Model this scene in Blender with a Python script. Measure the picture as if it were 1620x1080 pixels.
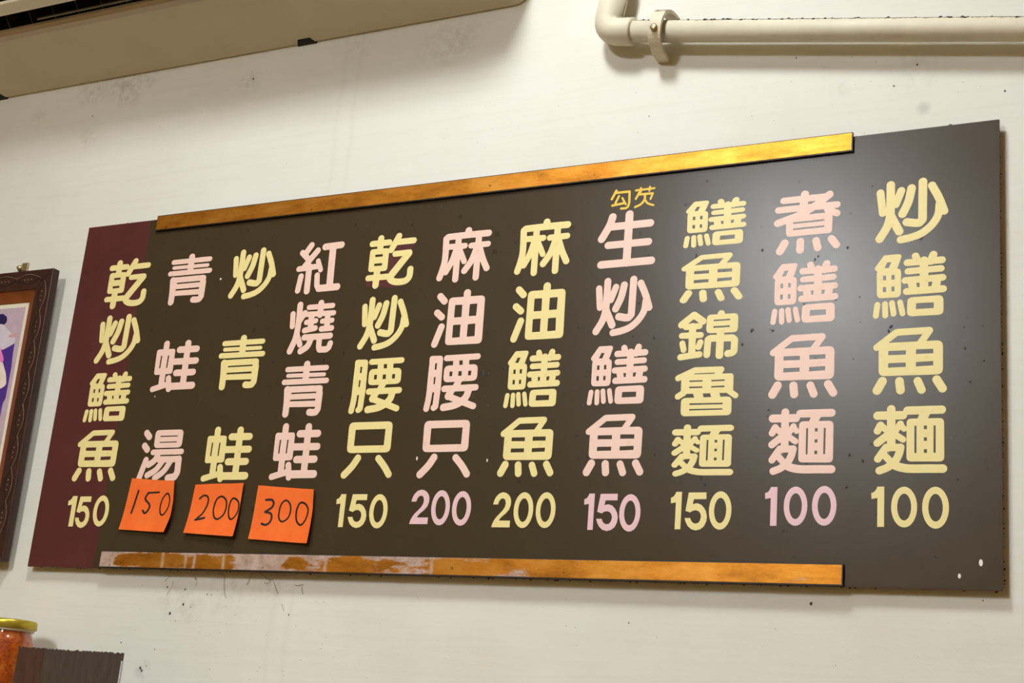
import bpy, bmesh, math, random
from mathutils import Vector, Matrix
from mathutils.geometry import delaunay_2d_cdt

for o in list(bpy.data.objects):
    bpy.data.objects.remove(o, do_unlink=True)
scene = bpy.context.scene
COL = scene.collection

# ------------------------------------------------------------------ camera
# wall face is y = 0, room is y < 0, z up; board front y = -0.014, bottom z = 1.84
CAM = Vector((1.8182, -1.7584, 1.60))
RX = Vector((0.887261, 0.452880, 0.087565))      # camera right in world
RD = Vector((-0.053283, 0.289192, -0.955787))    # camera down in world
RF = Vector((-0.458180, 0.843367, 0.280720))     # camera forward in world
cam_data = bpy.data.cameras.new('camera')
cam_data.sensor_width = 36.0
cam_data.lens = 50.3555
cam_data.clip_start = 0.02
cam = bpy.data.objects.new('camera', cam_data)
COL.objects.link(cam)
m3 = Matrix((RX, -RD, -RF)).transposed()
cam.matrix_world = Matrix.Translation(CAM) @ m3.to_4x4()
scene.camera = cam

# ------------------------------------------------------------------ world, exposure
world = bpy.data.worlds.new('world')
scene.world = world
world.use_nodes = True
world.node_tree.nodes['Background'].inputs[0].default_value = (0.85, 0.92, 1.0, 1)
world.node_tree.nodes['Background'].inputs[1].default_value = 0.25
scene.view_settings.view_transform = 'Standard'
scene.view_settings.look = 'None'
scene.view_settings.gamma = 1.0
scene.view_settings.use_curve_mapping = False
scene.view_settings.exposure = 0.0
LAMP = 63.0           # emission strength of the ceiling lamp diffusers
LAMPS = [             # centre x, y, width along x, length along y, strength factor
    (0.32, -3.50, 0.22, 1.20, 2.75),
    (0.93, -1.06, 0.26, 0.40, 1.7),
    (-0.10, -5.20, 0.22, 1.20, 0.8),
]
CEIL = 3.60
YB = -0.014           # board face
ZB = 1.84             # board bottom

def at(px, py, y):
    """photo pixel -> point on the plane y (depth given by what the thing touches)"""
    f = 2266.0
    d = RX * ((px - 810) / f) + RD * ((py - 540) / f) + RF
    return CAM + d * ((y - CAM.y) / d.y)

# ------------------------------------------------------------------ helpers
def srgb(r, g, b):
    f = lambda v: v / 12.92 if v <= 0.04045 else ((v + 0.055) / 1.055) ** 2.4
    return (f(r / 255), f(g / 255), f(b / 255), 1.0)

class NT:
    def __init__(s, name):
        s.m = bpy.data.materials.new(name); s.m.use_nodes = True
        s.t = s.m.node_tree; s.n = s.t.nodes; s.l = s.t.links
        s.b = s.n['Principled BSDF']
        s.co = s.n.new('ShaderNodeTexCoord').outputs['Object']
    def lk(s, a, b): s.l.new(a, b)
    def noise(s, scale, detail=4, rough=0.6, vec=None, stretch=None):
        v = vec or s.co
        if stretch:
            mp = s.n.new('ShaderNodeMapping'); mp.inputs['Scale'].default_value = stretch
            s.lk(v, mp.inputs[0]); v = mp.outputs[0]
        n = s.n.new('ShaderNodeTexNoise'); n.inputs['Scale'].default_value = scale
        n.inputs['Detail'].default_value = detail; n.inputs['Roughness'].default_value = rough
        s.lk(v, n.inputs['Vector']); return n.outputs['Fac']
    def ramp(s, fac, *stops):
        r = s.n.new('ShaderNodeValToRGB'); e = r.color_ramp.elements
        e[0].position, e[0].color = stops[0][0], stops[0][1]
        e[1].position, e[1].color = stops[-1][0], stops[-1][1]
        for p, c in stops[1:-1]:
            k = e.new(p); k.color = c
        s.lk(fac, r.inputs[0]); return r.outputs[0]
    def mask(s, fac, lo, hi): return s.ramp(fac, (lo, (0, 0, 0, 1)), (hi, (1, 1, 1, 1)))
    def mix(s, fac, a, b, mode='MIX'):
        m = s.n.new('ShaderNodeMix'); m.data_type = 'RGBA'; m.blend_type = mode
        for sock, v in ((m.inputs[0], fac), (m.inputs[6], a), (m.inputs[7], b)):
            if hasattr(v, 'is_linked'): s.lk(v, sock)
            else: sock.default_value = v
        return m.outputs[2]
    def math(s, op, a, b=0.0):
        m = s.n.new('ShaderNodeMath'); m.operation = op
        for sock, v in ((m.inputs[0], a), (m.inputs[1], b)):
            if hasattr(v, 'is_linked'): s.lk(v, sock)
            else: sock.default_value = v
        return m.outputs[0]
    def xyz(s):
        x = s.n.new('ShaderNodeSeparateXYZ'); s.lk(s.co, x.inputs[0]); return x.outputs
    def spot(s, p, r):
        """soft round mask about point p of radius r (object coordinates)"""
        d = s.n.new('ShaderNodeVectorMath'); d.operation = 'DISTANCE'
        s.lk(s.co, d.inputs[0]); d.inputs[1].default_value = p
        mr = s.n.new('ShaderNodeMapRange'); mr.inputs[1].default_value = r; mr.inputs[2].default_value = r * 0.25
        s.lk(d.outputs['Value'], mr.inputs[0]); return mr.outputs[0]
    def bump(s, h, strength, dist):
        b = s.n.new('ShaderNodeBump'); b.inputs['Strength'].default_value = strength; b.inputs['Distance'].default_value = dist
        s.lk(h, b.inputs['Height']); s.lk(b.outputs[0], s.b.inputs['Normal'])
    def out(s, col=None, rough=None, metal=None, spec=None):
        for key, v in (('Base Color', col), ('Roughness', rough), ('Metallic', metal), ('Specular IOR Level', spec)):
            if v is None: continue
            if hasattr(v, 'is_linked'): s.lk(v, s.b.inputs[key])
            else: s.b.inputs[key].default_value = v
        return s.m

def plain(name, col, rough=0.5, metal=0.0, var=0.12, scale=40, spec=None):
    n = NT(name)
    f = n.noise(scale)
    dark = tuple(c * (1 - var) for c in col[:3]) + (1,)
    lite = tuple(min(1, c * (1 + var)) for c in col[:3]) + (1,)
    return n.out(n.ramp(f, (0.3, dark), (0.7, lite)), rough, metal, spec)

def mesh_obj(name, verts, faces, mats, parent=None, smooth=False, fmat=None, loc=None):
    me = bpy.data.meshes.new(name)
    me.from_pydata([tuple(v) for v in verts], [], faces)
    for m in (mats if isinstance(mats, (list, tuple)) else [mats]): me.materials.append(m)
    if fmat:
        for p, i in zip(me.polygons, fmat): p.material_index = i
    if smooth:
        for p in me.polygons: p.use_smooth = True
    me.update()
    o = bpy.data.objects.new(name, me); COL.objects.link(o)
    if parent: o.parent = parent
    if loc: o.location = loc
    return o

def bm_obj(name, bm, mat, parent=None, smooth=False, loc=None):
    bmesh.ops.recalc_face_normals(bm, faces=bm.faces[:])
    me = bpy.data.meshes.new(name); bm.to_mesh(me); bm.free()
    for m in (mat if isinstance(mat, (list, tuple)) else [mat]): me.materials.append(m)
    if smooth:
        for p in me.polygons: p.use_smooth = True
    o = bpy.data.objects.new(name, me); COL.objects.link(o)
    if parent: o.parent = parent
    if loc: o.location = loc
    return o

def box_bm(x0, x1, y0, y1, z0, z1, bevel=0.0, seg=2):
    bm = bmesh.new()
    bmesh.ops.create_cube(bm, size=1.0)
    for v in bm.verts:
        v.co = Vector((x0 + (v.co.x + .5) * (x1 - x0), y0 + (v.co.y + .5) * (y1 - y0), z0 + (v.co.z + .5) * (z1 - z0)))
    if bevel:
        bmesh.ops.bevel(bm, geom=bm.edges[:], offset=bevel, segments=seg, affect='EDGES', profile=0.5)
    return bm

def box(name, x0, x1, y0, y1, z0, z1, mat, parent=None, bevel=0.0, loc=None):
    return bm_obj(name, box_bm(x0, x1, y0, y1, z0, z1, bevel), mat, parent, loc=loc)

def prism_x(name, prof, x0, x1, mat, parent=None, smooth=False, stations=None):
    """profile of (y, z) extruded along x; stations = [(x, dz)] may lift the low edge"""
    st = stations or [(x0, 0), (x1, 0)]
    n = len(prof); V = []; F = []
    zmin = min(p[1] for p in prof); zmax = max(p[1] for p in prof)
    for x, dz in st:
        for y, z in prof:
            V.append((x, y, z + dz * (zmax - z) / (zmax - zmin)))
    for i in range(len(st) - 1):
        for k in range(n):
            a = i * n + k; b = i * n + (k + 1) % n
            F.append((a, b, b + n, a + n))
    F.append(tuple(range(n))[::-1]); F.append(tuple((len(st) - 1) * n + k for k in range(n)))
    o = mesh_obj(name, V, F, mat, parent, smooth)
    bm = bmesh.new(); bm.from_mesh(o.data); bmesh.ops.recalc_face_normals(bm, faces=bm.faces[:]); bm.to_mesh(o.data); bm.free()
    return o

def tube(name, pts, r, mat, parent=None, seg=20, cap=True, hollow=None):
    """round tube along pts"""
    pts = [Vector(p) for p in pts]; rs = r if isinstance(r, (list, tuple)) else [r] * len(pts)
    V = []; F = []; up = Vector((0, 1, 0))
    for i, p in enumerate(pts):
        t = (pts[min(i + 1, len(pts) - 1)] - pts[max(i - 1, 0)]).normalized()
        a = up.cross(t)
        if a.length < 1e-4: a = Vector((1, 0, 0)).cross(t)
        a.normalize(); b = t.cross(a)
        for k in range(seg):
            q = 2 * math.pi * k / seg
            V.append(p + (a * math.cos(q) + b * math.sin(q)) * rs[i])
    for i in range(len(pts) - 1):
        for k in range(seg):
            F.append((i * seg + k, i * seg + (k + 1) % seg, (i + 1) * seg + (k + 1) % seg, (i + 1) * seg + k))
    if cap:
        F.append(tuple(range(seg))[::-1]); F.append(tuple((len(pts) - 1) * seg + k for k in range(seg)))
    o = mesh_obj(name, V, F, mat, parent, True)
    return o

def lathe(name, prof, mat, parent=None, seg=40, loc=None):
    V = []; F = []
    for r, z in prof:
        for k in range(seg):
            a = 2 * math.pi * k / seg; V.append((r * math.cos(a), r * math.sin(a), z))
    n = len(prof)
    for i in range(n - 1):
        for k in range(seg):
            F.append((i * seg + k, i * seg + (k + 1) % seg, (i + 1) * seg + (k + 1) % seg, (i + 1) * seg + k))
    if prof[0][0] > 1e-6: F.append(tuple(range(seg))[::-1])
    if prof[-1][0] > 1e-6: F.append(tuple((n - 1) * seg + k for k in range(seg)))
    return mesh_obj(name, V, F, mat, parent, True, loc=loc)

def empty(name, loc, label, cat, group=None):
    o = bpy.data.objects.new(name, None); COL.objects.link(o); o.location = loc
    o.empty_display_size = 0.05
    tag(o, label, cat, group); return o

def tag(o, label=None, cat=None, group=None, kind=None):
    if label: o['label'] = label
    if cat: o['category'] = cat
    if group: o['group'] = group
    if kind: o['kind'] = kind
    return o

# ---- flat cut-out shapes (lettering): union of strokes and outlines, minus openings
def ccw(p):
    a = sum(p[i][0] * p[(i + 1) % len(p)][1] - p[(i + 1) % len(p)][0] * p[i][1] for i in range(len(p)))
    return p if a > 0 else p[::-1]

def fillet(p, r, n=5):
    p = [Vector(q) for q in ccw(p)]
    if r <= 0.01: return p
    out = []
    for i, q in enumerate(p):
        a = p[i - 1] - q; b = p[(i + 1) % len(p)] - q
        la, lb = a.length, b.length; a.normalize(); b.normalize()
        ang = math.acos(max(-1, min(1, a.dot(b))))
        t = min(r / math.tan(ang / 2), la * 0.48, lb * 0.48)
        s, e = q + a * t, q + b * t
        for k in range(n + 1):
            u = k / n; out.append(s * (1 - u) ** 2 + q * (2 * u * (1 - u)) + e * u * u) if n else None
    return out

def stroke_polys(w, pts, caps=10):
    P = [Vector(p) for p in pts]; r = w / 2; out = []
    for a, b in zip(P, P[1:]):
        d = (b - a)
        if d.length < 1e-6: continue
        d.normalize(); n = Vector((-d.y, d.x)) * r
        out.append([a - n, b - n, b + n, a + n])
    for i, p in enumerate(P):
        if 0 < i < len(P) - 1:
            d0 = (p - P[i - 1]).normalized(); d1 = (P[i + 1] - p).normalized()
            if d0.dot(d1) > 0.999: continue
        m = caps * 2 if i in (0, len(P) - 1) else caps
        out.append([p + Vector((math.cos(2 * math.pi * (k + .37) / m), math.sin(2 * math.pi * (k + .37) / m))) * r for k in range(m)])
    return out

def cutout(prims, scale=0.001):
    """-> 2D verts, triangles of the union of the shapes"""
    V = []; F = []; kind = []; rng = random.Random(3)
    for k, w, pts in prims:
        if k == 's': polys = stroke_polys(w, pts)
        elif k == 'f': polys = [fillet(pts, w)]
        else: polys = [[Vector(p) for p in ccw(pts)]]
        for p in polys:
            F.append(list(range(len(V), len(V) + len(p)))); V += [Vector((q[0] + rng.uniform(-.006, .006), q[1] + rng.uniform(-.006, .006))) for q in p]; kind.append(k == 'h')
    v2, e2, f2, ov, oe, of = delaunay_2d_cdt(V, [], F, 0, 1e-4)
    tris = []
    for f, src in zip(f2, of):
        if src and not any(kind[i] for i in src): tris.append(tuple(f))
    used = sorted({i for t in tris for i in t}); mp = {i: k for k, i in enumerate(used)}
    return [v2[i] * scale for i in used], [tuple(mp[i] for i in t) for t in tris]

def plate_mesh(name, prims, thick, mat, warp=None):
    """cut-out lying in the x-z plane, front face at y = -thick, back at y = 0"""
    v, t = cutout(prims); n = len(v); cnt = {}
    for a, b, c in t:
        for e in ((a, b), (b, c), (c, a)): cnt[e] = 1
    V = []; base = (lambda x, z: 0.0) if warp is None else warp
    for q in v: V.append((q.x, -thick - base(q.x, q.y), q.y))
    for q in v: V.append((q.x, -base(q.x, q.y), q.y))
    F = [tuple(f) for f in t]
    for (a, b) in cnt:
        if (b, a) not in cnt: F.append((b, a, a + n, b + n))
    me = bpy.data.meshes.new(name); me.from_pydata(V, [], F); me.materials.append(mat); me.update()
    return me
# lettering shapes in millimetres on the board face: s = round-ended stroke (width), f = filled outline (corner radius), h = opening
GLYPHS = {
 '炒': [('s',10.1,[(-40.5,28.6),(-37.0,-0.1)]), ('s',11.0,[(-27.2,38.5),(-27.2,33.7),(-27.1,28.8),(-27.1,24.0),(-27.1,19.3),(-27.1,14.8),(-27.1,10.5),(-27.1,6.4),(-27.1,2.5),(-27.2,-1.2),(-27.6,-4.8),(-28.0,-8.1),(-28.6,-11.2),(-29.3,-14.2),(-30.3,-17.1),(-31.4,-20.1),(-32.9,-23.2),(-34.7,-26.3),(-36.7,-29.5),(-38.8,-32.6),(-40.7,-35.8)]), ('s',10.3,[(-13.5,28.9),(-20.3,10.4)]), ('s',11.0,[(-29.0,1.2),(-25.7,-7.0),(-15.6,-27.6)]), ('s',11.1,[(-0.4,31.1),(-1.1,27.3),(-1.8,23.5),(-2.5,19.7),(-3.3,16.0),(-4.3,12.4),(-5.6,9.0),(-7.0,5.8),(-8.5,2.6),(-10.1,-0.5),(-11.6,-3.7)]), ('s',11.1,[(14.0,38.6),(13.8,-13.8),(9.7,-18.1),(4.0,-17.9),(-5.9,-15.6)]), ('s',10.5,[(25.6,32.1),(27.2,28.8),(28.9,25.5),(30.6,22.2),(32.3,18.7),(33.8,15.2),(35.3,11.4),(36.8,7.4),(38.2,3.3),(39.5,-0.7),(40.9,-4.8)]), ('s',10.3,[(35.2,5.3),(35.0,2.4),(34.8,-0.5),(34.6,-3.4),(34.2,-6.3),(33.5,-9.0),(32.5,-11.7),(31.2,-14.3),(29.7,-16.9),(28.0,-19.4),(26.1,-21.8),(24.0,-24.1),(21.6,-26.4),(19.1,-28.5),(16.5,-30.5),(13.8,-32.1),(11.1,-33.5),(8.3,-34.7),(5.4,-35.6),(2.5,-36.4),(-0.3,-37.1),(-3.0,-37.7),(-5.6,-38.1),(-8.2,-38.4),(-10.8,-38.7),(-13.5,-39.1)])],
 '鱔': [('f',6.5,[(-42.2,23.7),(-11.1,23.1),(-10.9,-16.1),(-41.4,-15.8)]), ('h',0.0,[(-34.0,14.7),(-30.1,14.4),(-30.0,7.9),(-33.9,8.2)]), ('h',0.0,[(-23.1,14.9),(-19.3,14.6),(-19.2,8.1),(-23.0,8.4)]), ('h',0.0,[(-33.8,-0.8),(-29.9,-1.1),(-29.8,-7.9),(-33.7,-7.6)]), ('h',0.0,[(-22.9,-1.0),(-19.3,-1.2),(-19.2,-7.7),(-22.8,-7.4)]), ('f',4.1,[(-45.7,24.7),(-33.0,42.4),(-9.5,42.5),(-16.0,22.7),(-40.3,19.5)]), ('h',0.0,[(-32.3,24.8),(-28.7,32.4),(-23.7,32.5),(-26.7,24.5)]), ('s',7.6,[(-40.6,-24.2),(-42.3,-39.2)]), ('s',7.5,[(-30.9,-23.9),(-30.3,-39.5)]), ('s',7.4,[(-22.1,-23.1),(-19.9,-37.8)]), ('s',7.3,[(-11.9,-22.9),(-8.6,-38.1)]), ('s',9.5,[(6.9,38.1),(9.8,30.4)]), ('s',10.0,[(29.3,38.2),(26.0,29.5)]), ('s',9.3,[(-3.4,29.9),(40.0,30.2)]), ('s',8.6,[(-2.4,18.1),(39.0,18.8)]), ('s',9.0,[(-5.8,6.0),(40.9,6.6)]), ('s',10.9,[(17.5,31.2),(17.9,2.7)]), ('f',0.4,[(-3.6,7.2),(7.4,6.4),(9.7,-7.0),(-1.0,-6.2)]), ('f',0.4,[(12.2,6.0),(23.1,5.2),(23.2,-8.0),(12.3,-7.2)]), ('f',0.4,[(28.8,5.7),(39.2,4.9),(37.1,-9.0),(26.3,-8.2)]), ('s',9.4,[(-3.7,-9.0),(41.4,-8.6)]), ('f',6.7,[(-2.9,-17.2),(41.8,-16.8),(42.1,-42.8),(-3.1,-42.5)]), ('h',0.0,[(8.3,-25.5),(30.0,-25.8),(30.0,-33.2),(8.0,-33.3)])],
 '魚': [('s',9.1,[(-41.0,19.7),(-16.3,38.3),(24.3,38.6),(13.5,23.0)]), ('f',7.8,[(-38.8,24.9),(40.7,24.9),(40.8,-19.2),(-38.4,-18.4)]), ('h',0.0,[(-26.5,14.2),(-4.7,14.0),(-4.7,8.3),(-26.7,8.7)]), ('h',0.0,[(7.8,14.6),(28.9,14.3),(29.0,8.4),(7.8,8.6)]), ('h',0.0,[(-26.3,-1.9),(-4.7,-2.0),(-4.7,-7.6),(-26.5,-7.6)]), ('h',0.0,[(7.9,-1.9),(29.0,-1.6),(29.0,-7.2),(7.9,-7.7)]), ('s',11.4,[(-33.4,-25.0),(-39.9,-36.9)]), ('s',10.8,[(-12.2,-25.9),(-10.8,-37.6)]), ('s',10.2,[(10.2,-26.4),(15.0,-38.1)]), ('s',10.6,[(33.3,-25.5),(40.3,-37.3)])],
 '麵': [('s',10.8,[(-39.8,30.9),(-8.6,30.6)]), ('s',10.5,[(-23.0,38.8),(-22.4,-12.3)]), ('s',9.3,[(-36.0,18.6),(-39.7,11.3)]), ('s',8.3,[(-35.4,18.0),(-23.1,7.8)]), ('s',9.7,[(-22.6,9.1),(-39.6,-4.1)]), ('s',8.2,[(-11.4,19.7),(-19.7,7.7)]), ('s',7.4,[(-11.2,18.2),(-7.0,13.2)]), ('s',8.0,[(-20.5,8.2),(-8.2,-0.3)]), ('s',9.4,[(-28.9,-10.0),(-38.7,-24.3)]), ('s',9.3,[(-28.5,-10.0),(-10.9,-10.3)]), ('s',9.8,[(-11.0,-10.3),(-11.4,-12.0),(-11.7,-13.7),(-12.0,-15.3),(-12.4,-17.0),(-12.9,-18.7),(-13.6,-20.4),(-14.4,-22.2),(-15.3,-24.0),(-16.3,-25.8),(-17.5,-27.5),(-18.9,-29.1),(-20.5,-30.7),(-22.3,-32.2),(-24.1,-33.6),(-26.0,-34.8),(-28.0,-35.9),(-30.0,-36.8),(-32.2,-37.6),(-34.3,-38.3),(-36.5,-39.1)]), ('s',8.8,[(-33.2,-17.0),(-19.2,-31.9)]), ('s',10.6,[(-20.9,-30.9),(-19.4,-31.7),(-18.0,-32.5),(-16.6,-33.2),(-15.0,-33.9),(-13.2,-34.6),(-11.2,-35.2),(-9.1,-35.7),(-6.8,-36.2),(-4.2,-36.6),(-1.2,-36.9),(2.3,-37.1),(6.3,-37.2),(10.5,-37.2),(14.8,-37.2),(19.0,-37.2),(23.2,-37.2),(27.3,-37.3),(31.5,-37.4),(35.7,-37.4),(39.9,-37.5)]), ('h',0.0,[(-25.8,-14.9),(-17.7,-14.7),(-21.7,-21.9)]), ('s',10.5,[(-3.0,36.3),(38.4,36.2)]), ('f',0.2,[(11.8,32.3),(24.9,31.9),(21.2,24.9),(8.9,25.2)]), ('f',6.0,[(-4.0,26.0),(41.2,25.6),(41.7,-28.8),(-3.7,-28.1)]), ('h',0.0,[(5.6,16.8),(8.2,16.8),(8.4,-17.8),(5.9,-17.7)]), ('h',0.0,[(28.7,16.7),(31.3,16.6),(31.4,-17.7),(28.8,-17.7)]), ('h',0.0,[(17.0,16.7),(20.8,16.6),(20.8,12.0),(17.0,12.1)]), ('h',0.0,[(17.1,1.9),(20.9,1.8),(20.9,-2.6),(17.1,-2.5)]), ('h',0.0,[(17.2,-12.9),(21.0,-13.0),(21.0,-17.7),(17.2,-17.6)])],
 '煮': [('s',9.4,[(-33.1,33.2),(27.0,33.3)]), ('s',11.2,[(-4.0,39.5),(-6.0,17.9)]), ('s',10.5,[(29.7,36.0),(26.5,33.5),(23.2,31.0),(20.0,28.5),(16.6,25.9),(13.0,23.5),(9.3,21.0),(5.6,18.5),(1.6,16.1),(-2.7,13.7),(-7.7,11.5),(-13.4,9.3),(-19.8,7.2),(-26.6,5.2),(-33.5,3.2),(-40.2,1.2)]), ('s',9.4,[(-39.9,20.0),(40.0,20.3)]), ('s',9.5,[(27.5,14.4),(40.3,7.9)]), ('f',5.9,[(-29.3,10.1),(34.6,10.2),(34.4,-19.4),(-28.0,-19.5)]), ('h',0.0,[(-18.9,0.7),(23.7,1.1),(23.6,-1.5),(-18.6,-1.9)]), ('h',0.0,[(-18.6,-8.2),(23.6,-7.7),(23.7,-10.2),(-18.5,-10.7)]), ('s',11.1,[(-29.5,-28.3),(-35.8,-39.5)]), ('s',10.7,[(-8.1,-28.0),(-8.2,-39.7)]), ('s',10.3,[(13.0,-28.4),(15.5,-38.5)]), ('s',10.4,[(33.7,-27.5),(40.3,-36.5)])],
 '錦': [('s',9.8,[(-38.3,16.5),(-20.8,29.8),(-7.5,19.9)]), ('s',8.6,[(-31.8,13.2),(-12.2,13.4)]), ('s',10.3,[(-22.0,13.3),(-21.1,-26.5)]), ('s',8.5,[(-36.9,1.0),(-9.7,0.6)]), ('s',8.5,[(-35.5,-9.9),(-33.2,-19.2)]), ('s',8.8,[(-9.7,-9.8),(-12.0,-16.1)]), ('s',9.0,[(-37.2,-29.3),(-10.3,-26.6)]), ('s',10.2,[(18.0,29.1),(17.0,23.8)]), ('f',6.4,[(-2.2,28.8),(41.9,28.4),(42.4,1.7),(-2.3,2.5)]), ('h',0.0,[(7.6,21.2),(30.9,21.1),(31.0,19.0),(7.5,19.0)]), ('h',0.0,[(7.6,12.0),(30.9,11.9),(30.8,9.4),(7.6,9.5)]), ('s',10.7,[(18.1,4.9),(18.1,-29.3)]), ('s',9.7,[(0.4,-27.6),(0.9,-6.5),(4.0,-4.9),(35.1,-5.9),(38.4,-8.6),(38.2,-24.7),(35.1,-26.9),(29.7,-27.4)])],
 '魯': [('s',8.5,[(-40.8,19.6),(-17.6,29.7),(20.0,29.3),(13.5,21.2)]), ('f',4.9,[(-36.3,24.4),(37.3,23.3),(37.5,-3.3),(-35.8,-2.6)]), ('h',0.0,[(-24.3,15.7),(-5.6,15.5),(-5.7,13.5),(-24.2,13.7)]), ('h',0.0,[(6.4,15.2),(25.2,15.3),(25.1,13.2),(6.5,13.2)]), ('h',0.0,[(-24.2,7.2),(-5.7,6.9),(-5.6,4.9),(-24.0,4.9)]), ('h',0.0,[(6.6,6.7),(25.2,6.8),(25.2,4.5),(6.5,4.7)]), ('s',8.7,[(-31.9,-1.3),(-39.6,-5.9)]), ('f',0.2,[(-18.9,-1.3),(-5.0,-1.6),(-2.9,-9.6),(-15.8,-9.2)]), ('f',0.2,[(5.1,-1.2),(18.3,-1.8),(20.8,-10.5),(8.1,-10.0)]), ('s',7.9,[(32.6,-1.3),(41.1,-7.4)]), ('f',6.8,[(-35.0,-8.2),(35.9,-8.4),(36.6,-34.0),(-34.3,-33.5)]), ('h',0.0,[(-22.6,-15.9),(24.1,-16.6),(24.0,-18.8),(-22.4,-18.2)]), ('h',0.0,[(-22.4,-23.7),(24.0,-24.2),(23.9,-26.1),(-22.5,-25.8)])],
 '生': [('s',11.9,[(-24.4,34.9),(-25.1,32.3),(-25.7,29.8),(-26.4,27.3),(-27.3,24.5),(-28.5,21.5),(-30.3,18.1),(-32.3,14.3),(-34.6,10.4),(-36.9,6.4),(-39.2,2.5)]), ('s',11.3,[(-25.1,19.9),(34.4,20.3)]), ('s',10.9,[(-28.5,-8.0),(33.3,-7.7)]), ('s',11.5,[(-37.5,-36.7),(39.4,-36.4)]), ('s',12.2,[(1.6,36.6),(1.9,-36.6)])],
 '麻': [('s',11.3,[(2.9,38.6),(3.2,32.8)]), ('s',10.7,[(37.2,31.4),(1.0,31.6),(-31.3,31.1),(-33.9,28.6)]), ('s',10.5,[(-34.2,28.8),(-33.9,22.1),(-33.5,15.1),(-33.1,8.2),(-32.9,1.9),(-32.8,-3.5),(-33.0,-7.8),(-33.4,-11.3),(-33.9,-14.2),(-34.5,-16.9),(-35.1,-19.8),(-35.8,-22.9),(-36.6,-25.9),(-37.5,-28.9),(-38.4,-31.8),(-39.2,-34.8)]), ('s',9.5,[(-29.7,14.7),(-0.9,14.2)]), ('s',10.4,[(-12.9,29.9),(-11.7,-39.0)]), ('s',10.4,[(-14.9,10.2),(-15.9,6.4),(-17.0,2.4),(-18.0,-1.5),(-19.2,-5.3),(-20.5,-9.0),(-22.1,-12.6),(-23.9,-16.0),(-25.8,-19.3),(-27.7,-22.6),(-29.5,-26.0)]), ('s',9.1,[(-11.0,12.1),(0.3,-11.1)]), ('s',9.4,[(9.7,13.5),(37.8,13.9)]), ('s',10.5,[(21.4,28.8),(22.6,-38.5)]), ('s',10.6,[(19.5,9.3),(18.2,5.2),(17.0,1.0),(15.7,-3.1),(14.4,-7.1),(12.8,-10.8),(10.9,-14.2),(8.8,-17.4),(6.6,-20.4),(4.4,-23.4),(2.3,-26.4)]), ('s',10.1,[(24.0,10.0),(25.4,6.1),(26.9,2.2),(28.3,-1.7),(29.8,-5.5),(31.3,-9.2),(32.9,-12.6),(34.5,-15.8),(36.1,-18.9),(37.8,-22.1),(39.4,-25.2)])],
 '油': [('s',10.7,[(-34.8,36.1),(-26.8,27.8)]), ('s',10.6,[(-37.4,10.4),(-28.7,3.0)]), ('s',11.0,[(-27.5,-12.3),(-36.4,-38.8)]), ('f',7.1,[(-19.5,32.7),(40.8,32.5),(42.7,-41.8),(-18.7,-41.5)]), ('h',0.0,[(-8.1,20.6),(4.1,20.3),(4.6,1.1),(-7.8,1.1)]), ('h',0.0,[(16.6,20.4),(29.1,20.4),(29.0,1.6),(16.7,1.6)]), ('h',0.0,[(-8.1,-10.6),(4.6,-10.5),(5.0,-30.3),(-7.6,-30.3)]), ('h',0.0,[(16.5,-10.8),(29.0,-10.6),(29.8,-30.0),(16.7,-30.2)]), ('s',11.9,[(10.6,38.3),(10.8,27.0)])],
 '腰': [('s',10.0,[(-37.6,37.0),(-37.6,32.1),(-37.6,27.3),(-37.6,22.4),(-37.6,17.4),(-37.6,12.1),(-37.5,6.3),(-37.4,-0.0),(-37.3,-6.4),(-37.2,-12.5),(-37.4,-17.9),(-37.7,-22.6),(-38.1,-26.7),(-38.7,-30.4),(-39.2,-34.1),(-39.7,-37.9)]), ('s',10.1,[(-24.9,36.9),(-23.7,-5.6),(-24.6,-34.9),(-27.2,-36.6)]), ('f',5.1,[(-43.4,42.9),(-20.4,42.2),(-18.3,-12.3),(-39.5,-14.1)]), ('h',0.0,[(-32.6,31.1),(-29.3,31.2),(-29.3,21.2),(-32.4,21.1)]), ('h',0.0,[(-32.2,9.9),(-29.2,10.1),(-29.5,-1.1),(-31.9,-1.2)]), ('s',9.3,[(-13.7,37.9),(38.6,38.2)]), ('f',0.2,[(-2.3,35.2),(8.2,34.7),(8.8,25.0),(-1.9,25.5)]), ('f',0.2,[(13.7,35.0),(24.9,34.4),(25.1,24.8),(14.5,25.3)]), ('f',7.9,[(-16.3,26.6),(39.9,26.5),(41.1,1.5),(-15.7,1.0)]), ('h',0.0,[(-6.5,17.2),(-1.5,17.2),(-1.4,10.0),(-6.3,10.0)]), ('h',0.0,[(8.6,17.0),(14.1,17.1),(14.4,9.8),(8.7,9.9)]), ('h',0.0,[(25.0,17.0),(30.1,17.0),(30.0,9.9),(25.1,9.9)]), ('f',0.2,[(4.7,2.3),(16.8,2.3),(13.2,-5.0),(1.3,-4.5)]), ('s',9.8,[(-12.7,-8.8),(39.8,-8.5)]), ('s',11.7,[(-0.2,-11.9),(-4.7,-20.2)]), ('s',9.7,[(-4.7,-20.4),(38.8,-36.5)]), ('s',11.3,[(28.9,-11.5),(28.2,-13.9),(27.6,-16.3),(27.0,-18.8),(26.1,-21.2),(24.6,-23.4),(22.5,-25.6),(20.0,-27.8),(17.1,-29.9),(13.9,-31.7),(10.5,-33.2),(6.7,-34.4),(2.4,-35.2),(-2.1,-35.8),(-6.6,-36.3),(-11.0,-36.9)])],
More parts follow.
